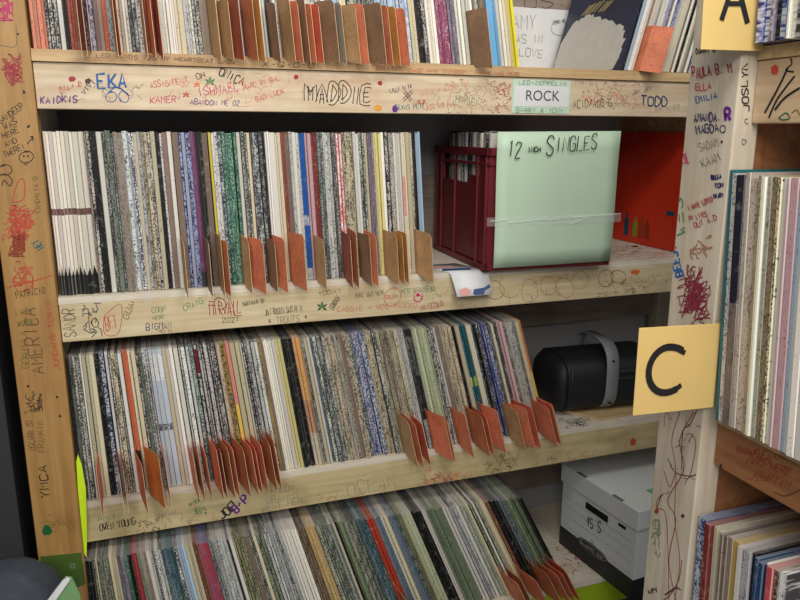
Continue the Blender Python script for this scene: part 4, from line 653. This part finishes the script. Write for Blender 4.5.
class SleeveMesh:
    def __init__(s): s.v = []; s.f = []; s.base = []; s.ink = []; s.dens = []
    def add(s, t, h, key, rng, M=None, depth=.312, bandz=None):
        base, ink, dens, _ = ST[key]; j = rng.uniform(.86, 1.1); tint = [rng.uniform(-.012, .012) for _ in range(3)]
        jc = lambda c: lin([min(.95, max(.02, v * j + d)) for v, d in zip(c, tint)]) + (1,)
        segs = SEG.get(key, []); zs = sorted({0.0, 1.0} | {q for sg in segs for q in sg[:2]}); z = [h * q for q in zs]; n = len(z)
        e = min(.0009, t * .2); cols = ((0, e * 1.4), (e, 0), (t - e, 0), (t, e * 1.4)); b = len(s.v); V = []
        for zz in z:
            V += [Vector((x, y, zz)) for x, y in cols] + [Vector((t, depth, zz)), Vector((0, depth, zz))]
        if M is not None: V = [M @ v for v in V]
        s.v += [tuple(v) for v in V]
        def F(ids, bc, ic, d): s.f.append([b + i for i in ids]); s.base.append(jc(bc)); s.ink.append(jc(ic)); s.dens.append(d)
        worn = rng.uniform(.15, .6); edge = mixc(base, (.86, .83, .76), worn)
        for i in range(n - 1):
            bc, ic, d = base, ink, dens; mid = (zs[i] + zs[i + 1]) / 2
            for sg in segs:
                if sg[0] < mid < sg[1]: bc, ic, d = sg[2:]
            p, q = i * 6, i * 6 + 6
            ec = mixc(bc, (.86, .83, .76), worn)
            F((p, p + 1, q + 1, q), ec, ic, d * .4); F((p + 1, p + 2, q + 2, q + 1), bc, ic, d); F((p + 2, p + 3, q + 3, q + 2), ec, ic, d * .4)
            F((p + 3, p + 4, q + 4, q + 3), mixc(base, (.4, .4, .4), .15), ink, dens * .5); F((p + 4, p + 5, q + 5, q + 4), edge, ink, .1); F((p + 5, p, q, q + 5), mixc(base, (.4, .4, .4), .15), ink, dens * .5)
        F([5, 4, 3, 2, 1, 0], edge, ink, .1); q = (n - 1) * 6
        F([q, q + 1, q + 2, q + 3, q + 4, q + 5], mixc(mixc(base, (.6, .57, .55), .45), (.8, .78, .74), worn * .5), ink, dens * .5)
        if key == 'wb':   # pointed black foot: a dark wedge on the spine
            V = [Vector((e * .3, -.0002, .115 * h)), Vector((t - e * .3, -.0002, .115 * h)), Vector((t * rng.uniform(.3, .7), -.0002, h * rng.uniform(.16, .2)))]
            if M is not None: V = [M @ v for v in V]
            k = len(s.v); s.v += [tuple(v) for v in V]; s.f.append([k, k + 1, k + 2]); s.base.append(jc((.06, .06, .06))); s.ink.append(jc((.3, .3, .3))); s.dens.append(0)
    def build(s, name):
        me = bpy.data.meshes.new(name); me.from_pydata(s.v, [], s.f); me.materials.append(SLEEVE)
        for nm, dat in (('base', s.base), ('ink', s.ink)):
            a = me.attributes.new(nm, 'FLOAT_COLOR', 'FACE'); a.data.foreach_set('color', [c for q in dat for c in q])
        a = me.attributes.new('dens', 'FLOAT', 'FACE'); a.data.foreach_set('value', s.dens)
        me.update(); o = bpy.data.objects.new(name, me); C.objects.link(o); return o
def ordi(n):
    return f"{n}{'th' if 10 <= n % 100 <= 20 else {1: 'st', 2: 'nd', 3: 'rd'}.get(n % 10, 'th')}"
CW = {'kr': 'kraft brown', 'kb': 'dull brown', 'kg': 'grey-brown', 'or': 'orange', 'rr': 'red-orange', 'rb': 'red-brown', 'ob': 'brown-orange', 'oy': 'amber', 'oy2': 'amber', 'lm': 'fluorescent lime'}
FRONT = -.012
def make_tab(key, loc, rotz, lean, flop, width, height, rg, label, group):
    """bent card divider: a part between the sleeves and a free flap that hangs out in front"""
    th = .0009; inn = .05; f = math.radians(flop); dx, dy = math.sin(f), -math.cos(f)
    top = height; drop = -.012 * (1 if flop != 999 else 0); mb = MB()
    fw = Vector((dx, dy, 0)) * width; s = rg.uniform(.0, .012)
    ft = FRONT; P = [(0, inn, .001), (0, ft, .001), (0, ft, top), (0, inn, top)]
    mb.prism(P, (th, 0, 0))
    bl, tl = Vector((0, ft - .0006, drop * .2)), Vector((0, ft - .0001, top))
    Q = [bl, bl + fw + Vector((0, 0, drop * .9)), tl + fw + Vector((0, 0, -s - .004)), tl + fw * .85 + Vector((0, 0, -s * .5)), tl]
    nrm = Vector((dy, -dx, 0)) * -th
    mb.prism(Q, nrm)
    # pale cut edge along the outer end
    e0, e1 = Q[1], Q[2]; mb.prism([e0, e0 + fw.normalized() * .0006, e1 + fw.normalized() * .0006, e1], nrm, 1)
    o = mb.build('divider_tab', [CARDM[key], CARDEDGE]); o.location = loc; o.rotation_euler = (0, -lean, rotz)
    return prop(o, label, 'divider card', group)
GAP = .00012
def row(name, origin, rotz, s0, s1, lean, styles, tabs, tmean, rg, unit_name, from_what, individual=True, stuff=None, hfun=None, tabh=.107, group=None, tpm=None, jy=.004, ydef=.003, tabtop=.1, usetop=True, front=-.012, sub=.3):
    global FRONT
    FRONT = front; lastx, lastf = -1, 0
    """pack sleeves and divider cards along local x; returns the list of (object, key) made"""
    R = Matrix.Rotation(rotz, 4, 'Z'); Or = Vector(origin); x = s0; n = 0; tq = sorted(tabs, key=lambda q: q[0] + tabtop * math.sin(lean(q[0]))); ti = 0; since = 0; made = []; cnt = {}
    while x < s1:
        th = lean(x)
        if ti < len(tq) and x >= tq[ti][0] + tabtop * math.sin(th) - .002:
            X_, key, flop, wd = tq[ti]; ti += 1; since = 0
            if x - lastx < .05 * math.sin(math.radians(max(lastf, 1))) + .004: flop = max(flop, lastf + .6)
            lastx, lastf = x, flop
            loc = Or + R @ Vector((x, 0, .0004))
            make_tab(key, loc, rotz, th, flop, wd, tabh * rg.uniform(.92, 1.05), rg, f"{CW[key]} card divider tab, {ordi(ti)} tab from {from_what[0]}, {unit_name}", 'card divider tabs, ' + unit_name)
            x += .0011 / math.cos(th) + GAP; continue
        xt = x - (.315 * math.sin(th) if usetop else 0); key = None
        for xe, k in styles:
            if xt + .002 < xe: key = k; break
        if key in ('dg', 'gg', 'gb', 'bt', 'g', 'ct', 'wt', 'lt', 'kt', 'kw', 'bg', 'dt', 'dt2', 'dm', 'sg', 'gc', 'ol', 'km', 'gw', 'wk') and rg.random() < sub: key = rg.choice(['w', 'k', 'c', 'kt', 'w', 'dt', 'tp', 'gw'])
        if key is None: key = rg.choice(['w', 'wt', 'kt', 'c'])
        t = max(.0032, min(.013, rg.gauss(tmean, tmean * .3)))
        if key == 'dk2': t = .0135
        if key in ('lm', 'pp', 'yl'): t = min(t, .0048)
        if key in ('ww', 'lv2', 'bf', 'gn', 'ry', 'tn', 'nb'): t *= 1.25
        h = rg.gauss(.3125, .0012); y = max(0, rg.gauss(ydef, jy * .5)); 
        if hfun: h = hfun(x, h)
        loc = Vector((x, y, .0012)); n += 1; since += 1
        M = Matrix.Translation(Or + R @ loc) @ R @ Matrix.Rotation(-th, 4, 'Y')
        if individual:
            sm = SleeveMesh(); sm.add(t, h, key, rg); o = sm.build('record_sleeve'); o.matrix_world = M
            after = f"{ordi(since)} past the {ordi(ti)} divider tab" if ti else f"{ordi(since)} from {from_what[1]}"
            prop(o, f"{ST[key][3]}, {after}, {unit_name}", 'record', group)
            made.append((o, key))
        else: stuff.add(t, h, key, rg, M)
        th2 = lean(x + t); x += t / math.cos(th) + GAP + max(0, .34 * (math.tan(th2) - math.tan(th)))
    return made
rg = random.Random(11)
D = math.radians
stuff = SleeveMesh()
lean2 = lambda x: D(.4 + 3.4 * max(0, x) / .78)
lean3 = lambda x: D(.3 + 16.2 * (max(0, x) / 1.08) ** .85)
lean4 = lambda x: D(.5 + 27 * (max(0, x) / 1.16) ** .75)
lean1 = lambda x: D(.4 + 9 * max(0, x) / .95)
made2 = row('r2', (0, .012, Z2), 0, .004, .772, lean2, T2, TB2, .0064, rg, 'second shelf', ('the golden post', 'the golden post'), group='record sleeves on the second shelf')
made3 = row('r3', (0, .006, Z3), 0, .004, 1.107, lean3, T3, TB3, .0068, rg, 'third shelf', ('the golden post', 'the golden post'), group='record sleeves on the third shelf', ydef=.004, jy=.006)
row('r4', (0, -.028, Z4), 0, .006, 1.165, lean4, T4, TB4, .0060, rg, 'bottom shelf', ('the golden post', 'the golden post'), individual=False, stuff=stuff, jy=.006, front=-.019)
row('r1', (0, .006, Z1), 0, .004, .985, lean1, T1, TB1, .0058, rg, 'top shelf', ('the golden post', 'the golden post'), individual=False, stuff=stuff, usetop=False)
# the nearer unit: rows run towards the room
leanC = lambda x: D(3.6)
RZ = -math.pi / 2
rowC = row('rC', (.847, 0, -.0478), RZ, +.7935 + .0222, .955, leanC, [(.7985, 'wt'), (.8120, 'dk2')] + [(a, b_) for a, b_ in TC[2:]], [], .0075, rg, 'shelf of the C card', ('', 'the teal sheet'), group='record sleeves beside the C card', jy=.003, ydef=.002, sub=.05)
rowL = row('rL', (.850, 0, -.5098), RZ, .7935 + .012, .95, lambda x: D(2), [(a, b_) for a, b_ in TL], [], .0085, rg, 'shelf under the C card', ('', 'the pale post'), group='record sleeves below the C card', jy=.005, ydef=.004)
row('rA', (.850, 0, .4137), RZ, .7935 + .014, .93, lambda x: D(2), [(a, b_) for a, b_ in TA], [], .0062, rg, 'A', ('', ''), individual=False, stuff=stuff)
st = stuff.build('record_sleeves'); prop(st, 'worn record sleeves packed along the top and bottom shelves and behind the A card', 'records', None, 'stuff')
print('SLEEVES', len(made2), len(made3), len(rowC), len(rowL))

# teal edged sheet standing behind the C card, lowered past the shelf edge
b = MB(); b.box(0, .003, 0, .30, 0, .318); o = b.build('divider_sheet', plain('teal_board', (.12, .38, .40), .4, .1, 30)); o.location = (.8495, -.8118, -.0472); o.rotation_euler = (0, -D(3.6), RZ)
prop(o, 'thin teal board standing between the C card and the first sleeve', 'divider card')
b = MB(); b.prism([(.0031, -.014, -.3377), (.0075, -.014, -.322), (.0125, -.014, -.345), (.0155, -.014, -.3996), (.009, -.014, -.500), (.003, -.014, -.555), (-.0005, -.014, -.545), (.0005, -.014, -.40)], (0, .0008, 0)); o = b.build('divider_tab', LIMET)
prop(o, 'long fluorescent lime tag at the golden post end of the third shelf', 'divider card')
# lettered cards
def letter_card(ch, x0, y, z0, x1, z1, label, rot):
    root = empty('letter_card', (x1, y, z0), 0, label, 'sign')
    w, h = x1 - x0, z1 - z0
    b = MB(); b.box(-w, 0, -.0011, .0, 0, h); c = b.build('card', SIGN, root, .0003)
    I = Ink('F1'); yy = -.0014
    if ch == 'C':
        P = []
        cx, cz, rx, rz = -w * .63, h * .5, w * .225, h * .265
        for i in range(19):
            a = D(52 + (300 - 52) * i / 18); P.append(Vector((cx + rx * math.cos(a) * (1 if math.cos(a) < 0 else 1.25), yy, cz + rz * math.sin(a))))
        I.line(P, 'k', 7.6)
        I.line([P[0] + Vector((.004, 0, -.003)), P[0] + Vector((-.004, 0, .0005))], 'k', 5.5); I.line([P[-1] + Vector((-.003, 0, -.0015)), P[-1] + Vector((.006, 0, .0045))], 'k', 5.5)
    else:
        cx, hh = -w * .5, h * .52
        I.line([Vector((cx - .019, yy, .032)), Vector((cx - .012, yy, .052)), Vector((cx - .002, yy, .032 + hh))], 'k', 5.5)
        I.line([Vector((cx - .002, yy, .032 + hh)), Vector((cx + .008, yy, .055)), Vector((cx + .019, yy, .030))], 'k', 6)
        I.line([Vector((cx - .015, yy, .050)), Vector((cx + .012, yy, .051))], 'k', 4.5)
    I.mb.build('lettering', [INKM[c_] for c_ in I.cols], root, 0, False)
    root.rotation_euler = (-D(3.4 if ch == 'C' else 2), D(rot), 0)
    return root
letter_card('C', .7250, -.8038, -.0330, .8500, .0780, 'tan card with a thick black letter C on the nearer unit', 2.2)
letter_card('A', .7800, -.8000, .4075, .8700, .525, 'tan card with a black letter A above the pale post', -1)

# ------------------------------------------------------------------ crate of twelve inch singles
cr = empty('record_crate', (.905, -.018, 0.0018), D(-3.2), 'maroon plastic crate of records behind a pale green note', 'crate')
CWD, CDP, CHT = .318, .345, .280
b = MB()
t = .006
b.box(0, CWD, 0, CDP, .002, .010)
for x0, x1 in ((0, t), (CWD - t, CWD)):
    b.box(x0, x1, .004, CDP - .004, .016, .196)      # lower panel
    b.box(x0, x1, .004, .05, .196, .27); b.box(x0, x1, CDP - .05, CDP - .004, .196, .27); b.box(x0, x1, .05, .12, .196, .215)
for y0, y1 in ((0.0, t), (CDP - t, CDP)):
    b.box(.004, CWD - .004, y0, y1, .010, .27)
body = b.build('body', CRATEM, cr, .0012)
for z0, z1, o_ in ((.262, .280, .007), (.240, .247, .004), (.0, .014, .006)):
    b = MB(); b.box(-o_, CWD + o_, -o_, t, z0, z1); b.box(-o_, CWD + o_, CDP - t, CDP + o_, z0, z1); b.box(-o_, t, -o_, CDP + o_, z0, z1); b.box(CWD - t, CWD + o_, -o_, CDP + o_, z0, z1); b.build('rim', CRATEM, cr, .0012)
for y in (.0, .052, .20, .30, CDP - .008):
    b = MB(); b.box(-.005, 0, y, y + .008, .012, .262); b.build('rib', CRATEM, cr, .0008)
    b = MB(); b.box(CWD, CWD + .005, y, y + .008, .012, .262); b.build('rib', CRATEM, cr, .0008)
# note fixed on the front
nt_ = empty('paper_note', (.919, -.0325, .010), D(-3.2), 'pale green note reading 12 inch singles taped across the crate', 'note')
b = MB(); nseg = 10; WN, HN = .312, .3065
P = []
for i in range(nseg + 1):
    for j_ in range(9):
        u, v = i / nseg, j_ / 8; P.append(((WN - .006 * (1 - v)) * u + .0, -.0018 * math.sin(v * 6) - .0012 * math.sin(u * 5 + v), HN * v + .003 * u))
fs = [(i * 9 + j_, (i + 1) * 9 + j_, (i + 1) * 9 + j_ + 1, i * 9 + j_ + 1) for i in range(nseg) for j_ in range(8)]
b.add(P, fs, 0, True); paper = b.build('paper', NOTEM, nt_); so = paper.modifiers.new('s', 'SOLIDIFY'); so.thickness = .0006
I = Ink('F1')
for txt, O, U, V, wd in (('12', (.022, -.0046, .252), (.036, 0, .0005), (.002, 0, .036), 2.0), ('INCH', (.072, -.0046, .262), (.033, 0, .001), (0, 0, .011), 1.8), ('S', (.116, -.0046, .252), (.022, 0, .001), (.003, 0, .046), 2.3), ('INGLES', (.140, -.0046, .262), (.108, 0, .008), (.001, 0, .033), 2.0)):
    for P in text_strokes(txt, O, U, V, rng, .12): I.line(P, 'k', wd)
I.mb.build('lettering', [INKM[c_] for c_ in I.cols], nt_, 0, False)
b = MB(); b.box(-.022, WN + .012, -.0062, -.0058, .098, .118); b.build('clear_tape', TAPE, nt_)
b = MB()
for (x0, z0, x1, z1) in ((-.015, .110, .03, .113), (.03, .105, .13, .111), (.13, .108, .16, .1115), (.16, .112, .32, .118), (.19, .098, .235, .112)):
    d = Vector((x1 - x0, 0, z1 - z0)).normalized(); q = Vector((-d.z, 0, d.x)) * .0006
    b.prism([Vector((x0, -.0066, z0)) - q, Vector((x1, -.0066, z1)) - q, Vector((x1, -.0066, z1)) + q, Vector((x0, -.0066, z0)) + q], (0, -.0003, 0))
b.build('tape_crease', plain('tape_crease', (.93, .96, .93), .1), nt_)
# records in the crate, standing on edge
y = .012; kk = ['w', 'kt', 'w', 'kt', 'w', 'k', 'wt', 'kw', 'w', 'k', 'wt', 'k']; rgc = random.Random(4)
Rc = Matrix.Translation(Vector(cr.location)) @ Matrix.Rotation(cr.rotation_euler.z, 4, 'Z')
for i, key in enumerate(kk):
    tt = .0145 if i % 3 else .011
    sm = SleeveMesh(); h = .303 + rgc.uniform(-.004, .003); sm.add(tt, h, key, rgc, None, .296); o = sm.build('record_sleeve')
    o.matrix_world = Rc @ Matrix.Translation((.0085 + rgc.uniform(0, .003), y + tt + .004, .0115)) @ Matrix.Rotation(-math.pi / 2, 4, 'Z')
    prop(o, f"{ST[key][3]} in the maroon crate, {ordi(i + 1)} behind the green note", 'record', 'records in the crate'); y += tt + .0105

# red sleeve leaning on the divider panel
red = empty('record_sleeve', (1.5235, .040, .0015), 0, 'bright red record sleeve with four small standing figures on it', 'record')
b = MB(); b.box(-.006, 0, 0, .318, 0, .318); b.build('sleeve', plain('red_sleeve', (.84, .21, .11), .5, .1, 6), red, .0005)
b = MB(); figs = [((.1, .3, .4), .245, .072), ((.55, .6, .15), .205, .060), ((.65, .25, .12), .175, .066), ((.6, .2, .1), .15, .055)]
mats = []
for i, (c, y0, hh) in enumerate(figs):
    mats.append(plain('figure_print', c, .5)); x = -.0066; z0 = .018
    b.prism([(x, y0 - .009, z0), (x, y0 - .011, z0 + hh * .5), (x, y0 - .008, z0 + hh * .75), (x, y0 + .008, z0 + hh * .75), (x, y0 + .011, z0 + hh * .5), (x, y0 + .009, z0)], (.0005, 0, 0), i)
    b.prism([(x, y0 + .0055 * math.cos(a), z0 + hh * .87 + .0065 * math.sin(a)) for a in [q * math.pi / 4 for q in range(8)]], (.0005, 0, 0), i)
b.prism([(-.0066, .045, .095), (-.0066, .075, .095), (-.0066, .075, .107), (-.0066, .045, .107)], (.0005, 0, 0), 0)
b.build('printed_picture', mats, red)
# flat mailer under the crate
fl = empty('paper_flyer', (.82, 0, .0008), 0, 'white flyer lying under the crate corner and drooping over the shelf edge', 'flyer')
b = MB(); Pm = []
rows_ = [(.10, .0008, -.035, .062), (.0, .0008, -.0, .0955), (-.012, -.004, .002, .0955), (-.030, -.028, .004, .0955), (-.042, -.050, .006, .0950)]
for y, z, a, c in rows_: Pm += [(a - .02 * (y > .05), y, z), (c, y, z)]
b.add(Pm, [(2 * i, 2 * i + 1, 2 * i + 3, 2 * i + 2) for i in range(4)], 0, True); q = b.build('paper', WHITEP, fl); so = q.modifiers.new('s', 'SOLIDIFY'); so.thickness = .0006
b = MB()
def at(u, v0):   # point on the drooping flap: u across, v0 0..1 down
    y, z = -.030 - .012 * v0, -.028 - .022 * v0; return Vector((.005 + .09 * u, y - .0012, z + .0004))
b.add([at(.08, .35), at(.3, .15), at(.42, .5), at(.38, .95), at(.12, .95)], [range(5)], 0); b.add([at(.45, .8), at(.5, .4), at(.8, .3), at(.95, .0), at(.98, .3), at(.8, .6), at(.75, .95), at(.5, .95)], [range(8)], 1)
for x0, x1, y0, y1, mi in ((-.035, .03, .045, .07, 0), (-.01, .06, .012, .035, 1)): b.add([(x0, y0, .0018), (x1, y0 - .006, .0018), (x1 + .01, y1 - .01, .0018), (x0 + .01, y1, .0018)], [(0, 1, 2, 3)], mi)
b.build('printed_picture', [plain('print_pink', (.85, .62, .58), .5), plain('print_blue', (.2, .3, .48), .5)], fl, 0, False)

# ------------------------------------------------------------------ top shelf, beyond the gap
b = MB(); b.box(1.115, 1.345, .355, .3588, .459, .648); pap = b.build('paper_sheet', WHITEP)
prop(pap, 'white sheet with faint pen writing stuck behind the top shelf', 'paper')
I = Ink('TP')
for P_ in inks.get('TP', Ink('TP')).mb.v[:0]: pass
if 'TP' in inks:
    for i, v in enumerate(inks['TP'].mb.v): inks['TP'].mb.v[i] = (v[0], v[1] + .0095, v[2])
    child_keep(inks['TP'].mb.build('handwriting', [INKM[c] for c in inks['TP'].cols], None, 0, False), pap)
# navy picture sleeve: first of the group leaning the other way, its cover turned to the gap
ps = empty('record_sleeve', (1.262, .010, Z1 + .0014), 0, 'navy picture sleeve with a big ragged white shape on the top shelf', 'record')
ps.rotation_euler = (0, D(15), 0)
b = MB(); b.box(-.0045, 0, 0, .315, .0012, .315); b.build('sleeve', plain('navy_print', (.15, .17, .27), .4, .45, 7), ps)
rr = random.Random(3); KEY = [(.031, .004), (.02, .028), (.017, .07), (.044, .108), (.117, .131), (.179, .152), (.216, .156), (.278, .14), (.308, .097), (.312, .05), (.312, .004)]
P = []
for a_, b_ in zip(KEY, KEY[1:]):
    for q in range(6):
        u = q / 6; y_, h_ = a_[0] + (b_[0] - a_[0]) * u, a_[1] + (b_[1] - a_[1]) * u
        if .02 < h_ < .16 and y_ < .27: g_ = rr.uniform(-.003, .008); h_ += g_; y_ += -g_ * .8 if y_ < .06 else 0
        P.append((-.0050, max(.001, y_), h_))
P.append((-.0050,) + KEY[-1])
b = MB(); b.prism(P, (.0004, 0, 0)); b.build('printed_shape', plain('print_offwhite', (.78, .77, .74), .5, .05), ps)
b = MB()
for i in range(10):
    y0 = .11 + i * .011; z0 = .185 + rr.uniform(-.006, .006); b.prism([(-.0050, y0, z0), (-.0050, y0 + .03, z0 - .022), (-.0050, y0 + .034, z0 - .020), (-.0050, y0 + .004, z0 + .003)], (.0004, 0, 0))
b.build('printed_hatching', plain('print_gold', (.62, .56, .38), .5), ps)
# the few sleeves leaning the other way against the end
xs = 1.2627; leanR = D(15); keys = ['k', 'lb', 'w', 'w', 'TAB', 'cpk', 'w', 'gw', 'w', 'w', 'lv', 'pg', 'w', 'bu', 'lv', 'w', 'c', 'w', 'tp', 'w', 'k', 'w', 'c', 'g', 'w', 'nv', 'w']
i = 0
for key in keys:
    if key == 'TAB':
        mb = MB(); P = [(0, .05, .001), (0, -.016, .001), (0, -.016, .107), (0, .05, .107)]; mb.prism(P, (.001, 0, 0))
        f = D(38); fw = Vector((math.sin(f), -math.cos(f), 0)) * .05; mb.prism([Vector((0, -.0161, .001)), Vector((0, -.0161, .001)) + fw, Vector((0, -.0161, .107)) + fw, Vector((0, -.0161, .107))], (.001, 0, 0))
        o = mb.build('divider_tab', CARDM['or']); o.location = (xs + .003, .006, Z1); o.rotation_euler = (0, leanR, 0); prop(o, 'orange card divider tab among the top shelf sleeves leaning away, past the navy picture', 'divider card'); xs += .0075; continue
    tt = rg.uniform(.005, .009); i += 1
    sm = SleeveMesh(); sm.add(tt, .3125, key, rg); o = sm.build('record_sleeve')
    o.matrix_world = Matrix.Translation((xs + tt / math.cos(leanR), .008 + rg.uniform(0, .004), Z1 + .0014)) @ Matrix.Rotation(leanR, 4, 'Y') @ Matrix.Translation((-tt, 0, 0))
    prop(o, f"{ST[key][3]}, {ordi(i)} past the navy picture sleeve, top shelf", 'record', 'record sleeves leaning at the end of the top shelf'); xs += tt / math.cos(leanR) + GAP
    if xs > 1.55: break

# ------------------------------------------------------------------ third shelf: black case on a wood offcut
b = MB(); b.prism([(1.225, .10, Z3 + .001), (1.283, .020, Z3 + .001), (1.50, .038, Z3 + .001), (1.50, .24, Z3 + .001), (1.225, .24, Z3 + .001)], (0, 0, .006)); o = b.build('wood_offcut', wood('offcut', (.80, .70, .52), (.7, .58, .4), 'x'))
prop(o, 'thin light wood offcut lying under the black case on the third shelf', 'wood')
case = empty('equipment_case', (1.205, .146, Z3 + .0072), D(-4), 'black rounded case with a riveted grey band, on the third shelf', 'case')
def xring(x, ry, rz, cy, cz, flat=0, n=40):
    P = []
    for i in range(n):
        a = 2 * math.pi * i / n; c_, s_ = math.cos(a), math.sin(a)
        e = .62 if flat else .8
        P.append((x, cy + ry * math.copysign(abs(c_) ** e, c_), cz + rz * math.copysign(abs(s_) ** e, s_)))
    return P
RZc = .079
b = MB(); b.rings([xring(x, .092, RZc * s, .0, RZc, 1) for x, s in ((.0, .985), (.004, 1.0), (.27, 1.0), (.274, .98))]); b.build('body', BLACKP, case)
b = MB(); b.rings([xring(-.0005, .090, RZc * .97, 0, RZc, 1), xring(-.010, .087, RZc * .92, 0, RZc * .98, 1), xring(-.022, .08, RZc * .78, 0, RZc * .97, 1), xring(-.029, .06, RZc * .6, 0, RZc * .96, 1), xring(-.033, .02, RZc * .2, 0, RZc * .96, 1)]); b.build('end_cap', BLACKP, case)
b = MB()
o1 = [xring(.108, .099, .1, .0, .099, 1), xring(.144, .099, .1, .0, .099, 1)]; i1 = [xring(.144, .0955, .0965, .0, .099, 1), xring(.108, .0955, .0965, .0, .099, 1)]
b.rings(o1 + i1 + [o1[0]], cap=False); band = b.build('metal_band', BAND, case)
for zz in (.030, .150):
    b = MB(); b.rings([[(.126 + .0028 * math.cos(a), y_, zz + .0028 * math.sin(a)) for a in [q * math.pi / 5 for q in range(10)]] for y_ in (-.085, -.1005)]); b.build('rivet', SLOT, band)
b = MB(); b.box(.145, .26, -.0962, -.0905, .115, .122); b.box(.145, .26, -.0962, -.0905, .096, .099); b.build('latch_rail', plain('smoky_plastic', (.22, .23, .24), .15), case, .0008)
b = MB(); b.box(.008, .010, -.0925, -.0905, .10, .135); b.build('seam', plain('seam_grey', (.3, .31, .33), .4), case)

# ------------------------------------------------------------------ bottom shelf: white storage box
bx = empty('storage_box', (1.2915, -.150, Z4 + .0014), D(6.2), 'white cardboard storage box marked for 45s, black around its foot', 'box')
BL, BD, BH = .375, .298, .232
b = MB(); b.box(0, BL, 0, BD, .058, BH); b.build('body', BOXW, bx, .001)
b = MB(); b.box(-.0006, BL + .0006, -.0006, BD + .0006, 0, .058); b.build('printed_foot', BOXK, bx)
b = MB(); b.box(-.005, BL + .005, -.005, BD + .005, .202, .2565); lid = b.build('lid', BOXW, bx, .0015)
b = MB()
for y0 in (.055, .2): b.box(-.0058, .0045, y0, y0 + .038, .2568, .2572); 
b.box(.095, .15, .02, .075, .2568, .2572, 1); b.build('lid_marking', [plain('slot_grey', (.42, .42, .4), .6), plain('green_sticker', (.45, .72, .52), .5)], lid)
b = MB(); b.box(-.0016, .002, .106, .195, .167, .186); b.build('hand_hole', SLOT, bx)
b = MB(); b.box(-.0016, 0, .040, .066, .182, .190); b.build('side_slot', SLOT, bx)
b = MB()
for z in (.072, .104, .136, .160): b.box(-.0011, 0, .012, .288, z, z + .0008)
b.build('printed_line', GREY, bx)
b = MB(); P = [(-.0016, .158 + .062 * math.cos(a), .058 + .0165 * math.sin(a)) for a in [q * math.pi / 16 for q in range(32)]]; b.prism(P, (.0009, 0, 0))
b.prism([(-.0021, .158 + .058 * math.cos(a), .058 + .0135 * math.sin(a)) for a in [q * math.pi / 16 for q in range(32)]], (.0004, 0, 0), 1)
b.prism([(-.0026, .158 + .056 * math.cos(a), .058 + .012 * math.sin(a)) for a in [q * math.pi / 16 for q in range(32)]], (.0004, 0, 0), 0)
b.build('printed_logo', [BOXK, GREY], bx)
class InkX(Ink):
    pass
I = Ink('PA')
for P in text_strokes('BANKERS BOX', (-.0028, .206, .0525), (0, -.096, 0), (0, 0, .010), rng, .1): I.line(P, 'gw', 1.0)
INKM['gw'] = plain('logo_white', (.8, .8, .8), .5)
I.mb.build('logo_lettering', [INKM[c] for c in I.cols], bx, 0, False)
I = Ink('PA')
for P in text_strokes("45'S", (-.0022, .188, .122), (0, -.062, .001), (0, 0, .030), rng, .2): I.line(P, 'k', 2.6)
for r in (.006,): I.line([Vector((-.0022, .158 + r * math.cos(a), .082 + r * .7 * math.sin(a))) for a in [q * math.pi / 6 for q in range(13)]], 'k', 1)
I.mb.build('handwriting', [INKM[c] for c in I.cols], bx, 0, False)

# ------------------------------------------------------------------ low corner: backpack on a stool and a green folder
stl = empty('stool', (-.19, -.16, FLOORZ), 0, 'dark stool beside the golden post carrying the backpack', 'stool')
b = MB(); b.box(-.14, .19, -.13, .13, .44, .465); b.build('seat', BLACKP, stl, .004)
for sx in (-.12, .165):
    for sy in (-.11, .11):
        b = MB(); b.box(sx - .014, sx + .014, sy - .014, sy + .014, 0, .44); b.build('leg', BLACKP, stl, .002)
FAB = plain('slate_fabric', (.21, .23, .27), .8, .15, 60, 0, .3)
bag = empty('backpack', (-.165, -.13, FLOORZ + .466), 0, 'slate grey fabric backpack on the stool beside the golden post', 'bag')
b = MB(); rs = []
for z, sx_, sy_ in ((0, .085, .06), (.01, .105, .075), (.12, .115, .08), (.22, .105, .075), (.27, .09, .062), (.298, .062, .045), (.310, .03, .02)):
    rs.append([((sx_ * math.copysign(abs(math.cos(a)) ** .7, math.cos(a))) * (1 + .03 * math.sin(5 * a)) + .03 * (z > .2), sy_ * math.copysign(abs(math.sin(a)) ** .7, math.sin(a)) * (1 + .03 * math.sin(7 * a)), z) for a in [2 * math.pi * i / 40 for i in range(40)]])
b.rings(rs); b.build('body', FAB, bag)
b = MB(); b.box(-.075, -.03, -.083, -.066, .215, .224); b.build('buckle', plain('pale_buckle', (.55, .55, .52), .35), bag, .002)
b = MB(); b.box(-.030, -.024, -.083, -.068, .205, .232); b.box(-.045, -.026, -.083, -.068, .230, .235); b.build('wire_loop', BAND, bag, .001)
gf = empty('cardboard_folder', (.0, -.315, FLOORZ), 0, 'green folder with a white edge leaning on the stool below the golden post', 'folder')
b = MB(); b.prism([(-.12, 0, .02), (.03, 0, .02), (.022, 0, .805), (.0125, 0, .838), (.003, 0, .842), (-.05, 0, .775)], (0, .004, 0)); b.build('cover', plain('green_folder', (.45, .60, .40), .5), gf)
b = MB(); b.prism([(-.070, -.004, .755), (-.002, -.004, .838), (.006, -.004, .843), (.010, -.004, .838), (-.056, -.004, .750)], (0, .0035, 0)); b.build('white_edge', WHITEP, gf)
